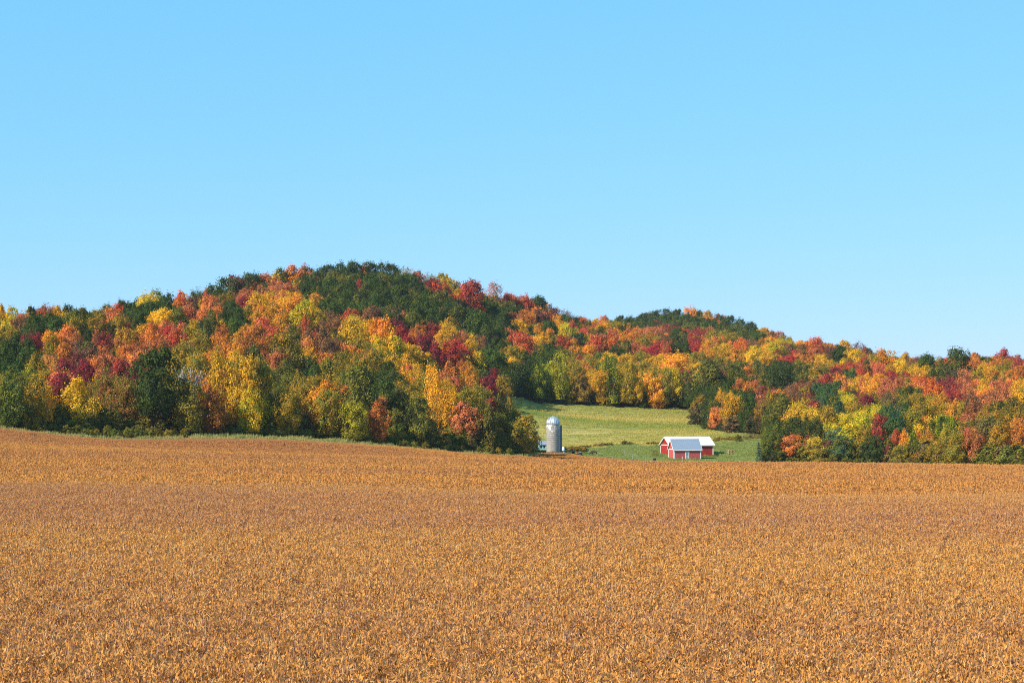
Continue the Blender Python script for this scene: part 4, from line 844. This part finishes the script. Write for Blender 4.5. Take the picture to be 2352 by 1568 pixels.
# ------------------------------------------------------------------ the farm
def at(u, d, dz=0.0):
    x = (u - U0) / FPX * d
    return (x, d, gz(x, d) + dz)

def barn(name, corner, rz, L, D, eave, rise, wall_m, roof_m, label, over=.35, gable_trim=True, door=None):
    """corner: front left foot; x along the front, y back"""
    r = empty(name, corner, rz); tag(r, label, 'barn')
    h, m = eave, D / 2
    g = -.6
    MB().box(0, L, 0, .14, g, h).build('front_wall', wall_m, r)
    MB().box(0, L, D - .14, D, g, h).build('back_wall', wall_m, r)
    for x0 in (0, L - .14):
        MB().prism([(.142, g), (D - .142, g), (D - .142, h), (m, h + rise - .14 * rise / m), (.142, h)], 'x', x0 + .003, x0 + .137).build('gable_wall', wall_m, r)
    s = rise / m; t = .10
    for side in (0, 1):
        def yy(v): return v if side == 0 else D - v
        lo, hi = -over, m
        p = [(yy(lo), h - over * s + .02), (yy(hi), h + rise + .02), (yy(hi), h + rise + .02 + t * 1.3), (yy(lo), h - over * s + .02 + t)]
        ro = MB().prism(p, 'x', -over, L + over).build('roof', roof_m, r)
        n = int((L + 2 * over) / .6)      # standing ribs of the metal sheets
        rb = MB()
        for k in range(n + 1):
            x0 = -over + .03 + k * (L + 2 * over - .1) / n
            q = [(yy(lo + .02), h - over * s + .024 + t), (yy(hi), h + rise + .024 + t * 1.3), (yy(hi), h + rise + .06 + t * 1.3), (yy(lo + .02), h - over * s + .06 + t)]
            rb.prism(q, 'x', x0, x0 + .04)
        rb.build('roof_ribs', roof_m, ro)
        MB().box(-over - .03, L + over + .03, min(yy(lo), yy(lo - .05)), max(yy(lo), yy(lo - .05)), h - over * s - .16, h - over * s + .10).build('eave_board', 'white_paint', r)
        for x0 in (-over - .06, L + over):
            q = [(yy(lo), h - over * s - .17), (yy(hi), h + rise - .15), (yy(hi), h + rise + .16), (yy(lo), h - over * s + .14)]
            MB().prism(q, 'x', x0, x0 + .06).build('rake_board', 'white_paint', r)
    MB().box(-over, L + over, m - .12, m + .12, h + rise + t * 1.3 + .022, h + rise + t * 1.3 + .10).build('ridge_cap', 'white_paint' if roof_m == 'white_roof' else roof_m, r)
    w = .26
    for (x0, y0) in ((-.05, -.05), (L - w + .05, -.05), (-.05, D - w + .05), (L - w + .05, D - w + .05)):
        MB().box(x0, x0 + w, y0, y0 + w, g, h - .1).build('corner_board', 'white_paint', r)
    if gable_trim:
        for x0 in (-.04, L - .01): MB().box(x0, x0 + .05, w - .02, D - w + .02, h - .22, h).build('gable_trim', 'white_paint', r)
    if door:
        x0, x1, zt = door
        dr = MB().box(x0, x1, -.06, -.005, g, zt).build('door', 'grey_door', r)
        MB().box(x0 - .2, x0, -.09, -.004, g, zt + .18).box(x1, x1 + .2, -.09, -.004, g, zt + .18).box(x0, x1, -.09, -.004, zt, zt + .18).build('door_frame', 'white_paint', dr)
        MB().box(x0 + .1, x1 - .1, -.075, -.062, zt * .55, zt - .12).build('pane', 'blue_paint', dr)
        MB().box(x1 - .16, x1 - .08, -.11, -.063, .9, 1.0).build('handle', 'hoop', dr)
    return r
RHO = math.radians(13.5)
sx_, sy_, sz_ = at(1548, 537)
barn('barn', (sx_, sy_, sz_), RHO, 7.95, 4.95, 2.80, 2.55, 'pink_paint', 'tin_roof', 'small faded red barn with steep blue-grey tin roof and grey door', .3, door=(3.55, 4.3, 1.95))
bx_, by_, bz_ = at(1638.3, 562)
barn('barn', (bx_ - 13.3 * math.cos(RHO), by_ - 13.3 * math.sin(RHO), bz_), RHO, 13.3, 9.1, 3.30, 2.15, 'red_paint', 'white_roof', 'long deep red barn with white metal roof behind the small barn', .4)

# silo
def silo():
    c = at(1270.5, 547); R = 1.92; Hc = 8.6
    r = empty('silo', c); tag(r, 'grey concrete silo with domed tin cap and flaking white paint', 'silo')
    MB().lathe([(R, -.8), (R, Hc)], 40).build('stave_wall', 'silo', r, smooth=False)
    for k in range(14):
        z = .35 + k * .60
        MB().lathe([(R + .002, z), (R + .03, z + .01), (R + .03, z + .045), (R + .002, z + .055)], 40).build('hoop', 'hoop', r)
    n = 22; prof_ = [(math.cos(a) ** .85 if a < 1.55 else 0.03, math.sin(a)) for a in np.linspace(0, math.pi / 2 * .97, 9)]
    v = []; f = []
    for i, (q, z) in enumerate(prof_):
        for k in range(n * 2):
            a = math.pi * k / n; rr = (R + .12) * q * (1.0 if k % 2 == 0 else .955)
            v.append((rr * math.cos(a), rr * math.sin(a), Hc + .02 + 2.05 * z))
    for i in range(len(prof_) - 1):
        for k in range(n * 2): f.append((i * n * 2 + k, i * n * 2 + (k + 1) % (2 * n), (i + 1) * n * 2 + (k + 1) % (2 * n), (i + 1) * n * 2 + k))
    f.append(tuple(range(2 * n))[::-1]); f.append(tuple((len(prof_) - 1) * 2 * n + k for k in range(2 * n)))
    dm = MB().add(v, f).build('dome', 'tin', r)
    MB().lathe([(.45, Hc + 2.0), (.35, Hc + 2.12), (.06, Hc + 2.3), (.02, Hc + 2.36)], 16).build('dome_cap', 'tin', dm)
    a = math.radians(225); q = 1.62
    hx, hy = q * math.cos(a), q * math.sin(a)
    hb = MB().box(-.16, .16, -.10, .10, -.34, .34).build('hatch', 'dark', dm); hb.location = (hx, hy, Hc + 1.3); hb.rotation_euler = (0, math.radians(-38), a)
    MB().lathe([(R + .13, Hc - .10), (R + .16, Hc - .08), (R + .16, Hc + .04), (R + .10, Hc + .06)], 40).build('rim', 'tin', r)
    ch = MB()     # unloading chute up the shaded side
    pts = [(.42 * math.cos(t), .42 * math.sin(t)) for t in np.linspace(-math.pi * .62, math.pi * .62, 12)]
    ch.prism(pts, 'z', .9, Hc - .35)
    co = ch.build('chute', 'chute', r); co.location = (R + .22, .25, 0)
    bxo = MB().box(-.32, .32, -.3, .3, -.5, .62).build('chute_box', 'blue_paint', r, bevel=.03); bxo.location = (R + .35, -.15, 0)
silo()

def wheel(parent, x, y, rad, w, rim_m='hoop'):
    wh = MB().lathe([(rad * .55, -w / 2), (rad * .96, -w / 2), (rad, -w * .3), (rad, w * .3), (rad * .96, w / 2), (rad * .55, w / 2)], 18, axis='y').build('wheel', 'rubber', parent)
    wh.location = (x, y, rad)
    MB().lathe([(rad * .57, -w * .42), (rad * .57, w * .42), (rad * .2, w * .46)], 14, axis='y').build('rim', rim_m, wh)
    return wh

# open red shed with white roof edge, left of the silo
c = at(1207, 578); r = empty('shed', c, math.radians(6)); tag(r, 'open-fronted red shed with white roof edge, half hidden by trees', 'shed')
MB().prism([(-3.2, 3.95), (4.6, 3.25), (4.6, 3.43), (-3.2, 4.13)], 'y', -.7, 5.2).build('roof', 'white_roof', r)
MB().prism([(-3.2, 3.45), (4.45, 2.85), (4.45, 3.25), (-3.2, 3.94)], 'y', -.45, -.35).build('fascia', 'red_paint', r)
for x in (-3, -.6, 1.9, 4.2): MB().box(x, x + .2, -.3, -.1, -.5, 2.86 + .075 * (4.2 - x)).build('post', 'post', r)
for x in (-3, -.6, 1.9, 4.2): MB().box(x, x + .2, 4.7, 4.9, -.5, 2.86 + .075 * (4.2 - x)).build('post', 'post', r)
MB().box(-3.2, -3.05, -.1, 4.9, -.5, 3.9).build('side_wall', 'red_paint', r)
# turquoise shed beyond it
c = at(1237, 592); r = empty('shed', c, math.radians(4)); tag(r, 'low turquoise shed with blue-grey roof left of the silo', 'shed')
MB().box(0, 4.6, 0, 3, -.5, 1.75).build('wall', 'turquoise', r)
MB().prism([(-.3, 1.76), (1.5, 2.9), (3.3, 1.76), (3.3, 1.66), (1.5, 2.78), (-.3, 1.66)], 'x', -.25, 4.85).build('roof', 'tin_roof', r)
for x in (.5, 1.5): MB().box(x, x + .55, -.02, -.004, .7, 1.4).build('window', 'dark', r)
# yellow loader in front of the shed
c = at(1224, 560); r = empty('loader', c, math.radians(8)); tag(r, 'small yellow loader parked under the trees left of the silo', 'loader')
MB().prism([(-1.1, .45), (.55, .45), (.75, .7), (.75, 1.15), (.1, 1.2), (-1.15, .95)], 'y', -.45, .45).build('body', 'yellow_paint', r, bevel=.04)
MB().prism([(-.15, 1.2), (.35, 1.2), (.72, 2.0), (.5, 2.1), (.2, 1.75)], 'y', -.42, .42).build('boom', 'yellow_paint', r, bevel=.03)
MB().prism([(.85, .1), (1.75, .0), (1.85, 1.3), (1.0, 1.75)], 'y', -.5, .5).build('bucket', 'wagon_wood', r, bevel=.03)
for x in (-.75, .45):
    for y in (-.55, .55): wheel(r, x, y, .36, .24, 'yellow_paint')
# red tractor deeper in the shade
c = at(1192, 553); r = empty('tractor', c, math.radians(-10)); tag(r, 'red tractor with a white panel in the shade of the trees', 'tractor')
MB().prism([(-1.3, .6), (.1, .55), (.1, 1.25), (-1.2, 1.2)], 'y', -.3, .3).build('hood', 'red_paint', r, bevel=.04)
MB().prism([(.1, .6), (1.0, .6), (1.15, 1.3), (.9, 1.45), (.1, 1.25)], 'y', -.55, .55).build('fender', 'red_paint', r, bevel=.04)
MB().box(.72, 1.0, -.62, -.58, .75, 1.75).build('panel', 'white_paint', r)
MB().tube([(-.7, 0, 1.2), (-.7, 0, 1.85)], .04).build('exhaust', 'hoop', r)
for y in (-.65, .65): wheel(r, .65, y, .72, .34, 'red_paint')
for y in (-.5, .5): wheel(r, -1.0, y, .38, .22, 'red_paint')
# white tank, wagon, buggy
c = at(1294, 556); r = empty('tank', c); tag(r, 'upright white plastic tank standing right of the silo', 'tank')
MB().lathe([(.40, .0), (.42, .05), (.42, 1.65), (.36, 1.82), (.12, 1.92)], 20).build('body', 'white_paint', r, smooth=True)
MB().lathe([(.12, 1.9), (.12, 1.98), (.09, 2.0)], 12).build('lid', 'dark', r)
MB().tube([(.0, -.42, .12), (.0, -.55, .12)], .04).build('valve', 'hoop', r)
c = at(1304, 551); r = empty('wagon', c, math.radians(4)); tag(r, 'grey flatbed hay wagon between the silo and the buggy', 'wagon')
for k in range(6): MB().box(-2.3, 2.3, -1.0 + k * .34, -.68 + k * .34, .86, .93).build('plank', 'wagon_wood', r)
MB().box(-2.3, 2.3, -.5, -.38, .70, .858).box(-2.3, 2.3, .4, .52, .70, .858).build('sill', 'hoop', r)
for x in (-1.6, 1.6):
    for y in (-.8, .8): wheel(r, x, y, .34, .18)
MB().tube([(2.3, 0, .6), (3.0, 0, .4)], .05).build('tongue', 'hoop', r)
c = at(1329, 541); r = empty('buggy', c, math.radians(-12)); tag(r, 'small dark buggy with orange seat near the horse', 'vehicle')
MB().prism([(-.95, .35), (.9, .35), (1.1, .62), (.95, .85), (.2, .9), (-.1, .62), (-1.0, .62)], 'y', -.48, .48).build('body', 'dark', r, bevel=.04)
MB().prism([(.15, .91), (.9, .86), (.75, 1.08), (.3, 1.15)], 'y', -.36, .36).build('hood', 'blue_paint', r, bevel=.04)
MB().prism([(-.75, .63), (-.25, .63), (-.28, .82), (-.62, .85), (-.68, 1.3), (-.82, 1.3)], 'y', -.35, .35).build('seat', 'orange_paint', r, bevel=.03)
MB().tube([(.05, 0, .85), (-.12, 0, 1.25)], .025).tube([(-.12, -.25, 1.25), (-.12, .25, 1.25)], .025).build('steering_bar', 'hoop', r)
for x in (-.7, .75):
    for y in (-.52, .52): wheel(r, x, y, .30, .2, 'white_paint' if (x > 0 and y < 0) else 'hoop')

# horse
def horse():
    c = at(1365, 545); r = empty('horse', c, math.radians(4)); tag(r, 'dark brown horse grazing head down beside the rope fence', 'horse')
    J = [((.62, 0, 1.18), .31, None), ((.1, 0, 1.13), .33, 0), ((-.45, 0, 1.16), .32, 1), ((-.78, 0, 1.12), .25, 2), ((-1.05, 0, .84), .165, 3), ((-1.28, 0, .58), .13, 4), ((-1.38, 0, .40), .12, 5), ((-1.47, 0, .20), .085, 6), ((-1.50, 0, .10), .065, 7)]
    for sgn in (-1, 1):
        b = len(J); dx = .10 * sgn
        J += [((-.58 + dx, .17 * sgn, .92), .13, 2), ((-.60 + dx, .17 * sgn, .52), .066, b), ((-.60 + dx, .17 * sgn, .15), .05, b + 1), ((-.63 + dx, .17 * sgn, .03), .065, b + 2)]
    for sgn in (-1, 1):
        b = len(J); dx = -.09 * sgn
        J += [((.62 + dx, .18 * sgn, .95), .19, 0), ((.58 + dx, .18 * sgn, .72), .12, b), ((.80 + dx, .18 * sgn, .48), .068, b + 1), ((.76 + dx, .18 * sgn, .15), .052, b + 2), ((.73 + dx, .18 * sgn, .03), .068, b + 3)]
    me = bpy.data.meshes.new('body'); me.from_pydata([j[0] for j in J], [(k, j[2]) for k, j in enumerate(J) if j[2] is not None], [])
    me.materials.append(M['hide'])
    o = link('body', me, r)
    o.modifiers.new('skin', 'SKIN'); o.modifiers['skin'].use_smooth_shade = True
    for k, j in enumerate(J):
        s = me.skin_vertices[0].data[k]; s.radius = (j[1], j[1] * .82 if k < 4 else j[1]); s.use_root = (k == 0)
    sb = o.modifiers.new('sub', 'SUBSURF'); sb.levels = 1; sb.render_levels = 2
    MB().tube([(.90, 0, 1.32), (1.02, 0, 1.15), (1.04, 0, .85), (1.0, 0, .50)], [.05, .07, .075, .03], 7).build('tail', 'black_hair', r, smooth=True)
    MB().prism([(-.62, 1.42), (-.88, 1.28), (-1.18, .93), (-1.36, .66), (-1.24, .62), (-1.02, .86), (-.80, 1.18), (-.60, 1.32)], 'y', -.035, .035).build('mane', 'black_hair', r)
    for sgn in (-1, 1): MB().lathe([(.045, 0), (.03, .07), (.006, .15)], 8).build('ear', 'hide', r).location = (-1.27, .07 * sgn, .68)
    for (x, y) in ((.82, -.18), (.64, .18)): MB().lathe([(.075, .02), (.058, .10), (.06, .26)], 10).build('sock', 'sock', r).location = (x, y, 0)
horse()

# fences
def fence(label, spots, hp=1.15, sag=.25, strands=((.95, .016),), rail=False, mat='post', w=.07):
    c = at(*spots[0][:2]); r = empty('fence', c); tag(r, label, 'fence')
    tops = []
    for s in spots:
        p = at(*s[:2]); q = Vector(p) - Vector(c); tops.append(q)
        MB().tube([q + Vector((0, 0, -.3)), q + Vector((random.uniform(-.04, .04), 0, hp * random.uniform(.95, 1.08)))], [w, w * .8], 6).build('post', mat, r)
    for h, rad in strands:
        for a, b in zip(tops, tops[1:]):
            pts = [a.lerp(b, t) + Vector((0, 0, h * hp - (0 if rail else sag * 4 * t * (1 - t)))) for t in np.linspace(0, 1, 8 if not rail else 2)]
            MB().tube(pts, rad, 5).build('rail' if rail else 'rope', 'post' if rail else 'rope', r)
    return r
fence('pale rope fence with sagging line beside the grazing horse', [(1353, 549), (1373, 542), (1407, 531.5)], 1.2, .35)
fence('pale rope fence leading to the small barn', [(1434, 551), (1453, 536), (1483, 532), (1509, 530)], 1.45, .3, ((.95, .02), (.55, .012)), w=.065)
fence('weathered wooden gate beside the blue spruce', [(1742.5, 525), (1754, 525)], 1.4, 0, ((.9, .04), (.5, .04)), rail=True, w=.09)
fence('thin wire fence along the upper edge of the paddock', [(1690, 604), (1706, 603), (1730, 602), (1752, 600)], 1.3, .1, ((.9, .012), (.55, .012)), w=.06)
for u, d, h, lab in ((1718.6, 523.5, 1.25, 'lone pale fence post at the crop edge left of the spruce'), (1646, 527, .8, 'short white stake by the right end of the small barn'), (1567, 535.0, 1.0, 'short white post left of the grey barn door')):
    o = MB().tube([(0, 0, -.3), (0, 0, h)], [.09, .075], 7).build('post', 'white_paint' if h < 1.2 else 'post'); o.location = at(u, d); tag(o, lab, 'post')
c = at(1503, 533); r = empty('tub', c); tag(r, 'round black feed tub by the fence left of the barn', 'tub')
MB().lathe([(.40, 0), (.44, .5), (.46, .78), (.40, .78), (.37, .2)], 20).build('body', 'rubber', r)
MB().lathe([(.46, .72), (.49, .74), (.49, .79), (.46, .80)], 20).build('rim', 'rubber', r)
# hay in a slatted feeder
c = at(1679, 561); r = empty('hay_feeder', c, math.radians(10)); tag(r, 'wooden feeder full of yellow hay right of the red barn', 'hay feeder')
hb = bmesh.new(); bmesh.ops.create_icosphere(hb, subdivisions=3, radius=1.0)
for v in hb.verts:
    q = v.co; n_ = mnoise.noise(q * 2.5) * .14
    v.co = Vector((max(-.82, min(.82, q.x * 1.15)), max(-.6, min(.6, q.y)), max(-.62, min(.62, q.z)))) * (1 + n_)
me = bpy.data.meshes.new('hay_bale'); hb.to_mesh(me); hb.free(); me.materials.append(M['hay']); ho = link('hay_bale', me, r); ho.location = (0, 0, .68)
for x in (-.98, 0, .98):
    for y in (-.75, .75): MB().box(x - .05, x + .05, y - .05, y + .05, -.3, 1.42).build('post', 'post', r)
for z in (.35, .85, 1.3):
    for y in (-.76, .74): MB().box(-1.03, 1.03, y - .082 if y < 0 else y + .06, y - .052 if y < 0 else y + .09, z - .06, z + .06).build('slat', 'hay', r)

# weeds: the brushy line between paddock and meadow, the yard, the foot of the barns
wd = []
def weed(u, d, h, cols):
    x, y, z = at(u, d, -.05); c = random.choice(cols); k = int(u * 131 + d * 17)
    wd.append((x, y, z, h * random.uniform(1.2, 2.0), h, PIDX[('shrub', random.randrange(3))], shade(c, k), shade(random.choice(cols), k + 3)))
for u in np.arange(1318, 1552, .9):
    if math.sin(u * .11) + math.sin(u * .037 + 1) > -.4: weed(u, 601 + random.uniform(-1.8, 1.8), random.uniform(.25, .8), ['brown', 'olive', 'olive', 'darkgreen', 'ochre'])
for u in np.arange(1292, 1342, .7): weed(u, random.uniform(566, 580), random.uniform(.6, 1.9), ['olive', 'brown', 'olive', 'ochre'])
for u in np.arange(1200, 1268, 1.2): weed(u, random.uniform(547, 556), random.uniform(.3, .8), ['green', 'olive', 'darkgreen'])
for u in np.arange(1380, 1660, .9): weed(u, float(edge_d(u)) + random.uniform(.6, 3.0), random.uniform(.2, .55), ['olive', 'ochre', 'brown', 'green'])
for u in np.arange(1660, 1770, 1.3): weed(u, float(edge_d(u)) + random.uniform(.6, 2.5), random.uniform(.3, .6), ['olive', 'green', 'brown'])
for u in np.arange(1640, 1770, .8): weed(u, random.uniform(600, 606), random.uniform(.3, .8), ['ochre', 'olive', 'brown'])
for u in np.arange(1596, 1650, 1.2): weed(u, random.uniform(552, 556), random.uniform(.3, .7), ['olive', 'darkgreen', 'ochre'])
put_foliage('weeds', wd, 'brown and olive weeds along the paddock and barn edges', 'weeds')
for u, d, h, w_, c_, lab in ((1504, 548, 1.9, 2.4, 'brown', 'thin brown bush on the paddock left of the barns'), (1695, 596, 1.9, 2.6, 'green', 'round green bush on the slope right of the long barn'), (1435, 600, 1.3, 2.2, 'darkgreen', 'dark low bush on the brushy line above the horse')):
    r = empty('shrub', at(u, d, -.1)); tag(r, lab, 'shrub', 'bushes on the paddock')
    o = link('crown', CM['thin' if c_ == 'brown' else 'shrub'][0], r); o.scale = (w_, w_, h); o['tcol'] = shade(c_, 3); o['tcol2'] = shade('olive', 9)
    o = link('trunk', TRUNK[1], r); o.scale = (h * .8, h * .8, h * .8)

# ------------------------------------------------------------------ autumn air
hz, hns, hls = new_mat('thin_haze')
pv = nd(hns, 'ShaderNodeVolumePrincipled'); pv.inputs['Color'].default_value = (.80, .90, 1.0, 1); pv.inputs['Density'].default_value = HAZE; pv.inputs['Anisotropy'].default_value = 0.2
ho_ = nd(hns, 'ShaderNodeOutputMaterial'); hls.new(pv.outputs[0], ho_.inputs['Volume'])
zmin = float(allv[:, 2].min()) - 1.0
o = MB().box(-6500, 6500, -3500, 9500, zmin, 110).build('haze', hz); tag(o, 'thin pale autumn haze over fields and hills', 'haze', kind='stuff')
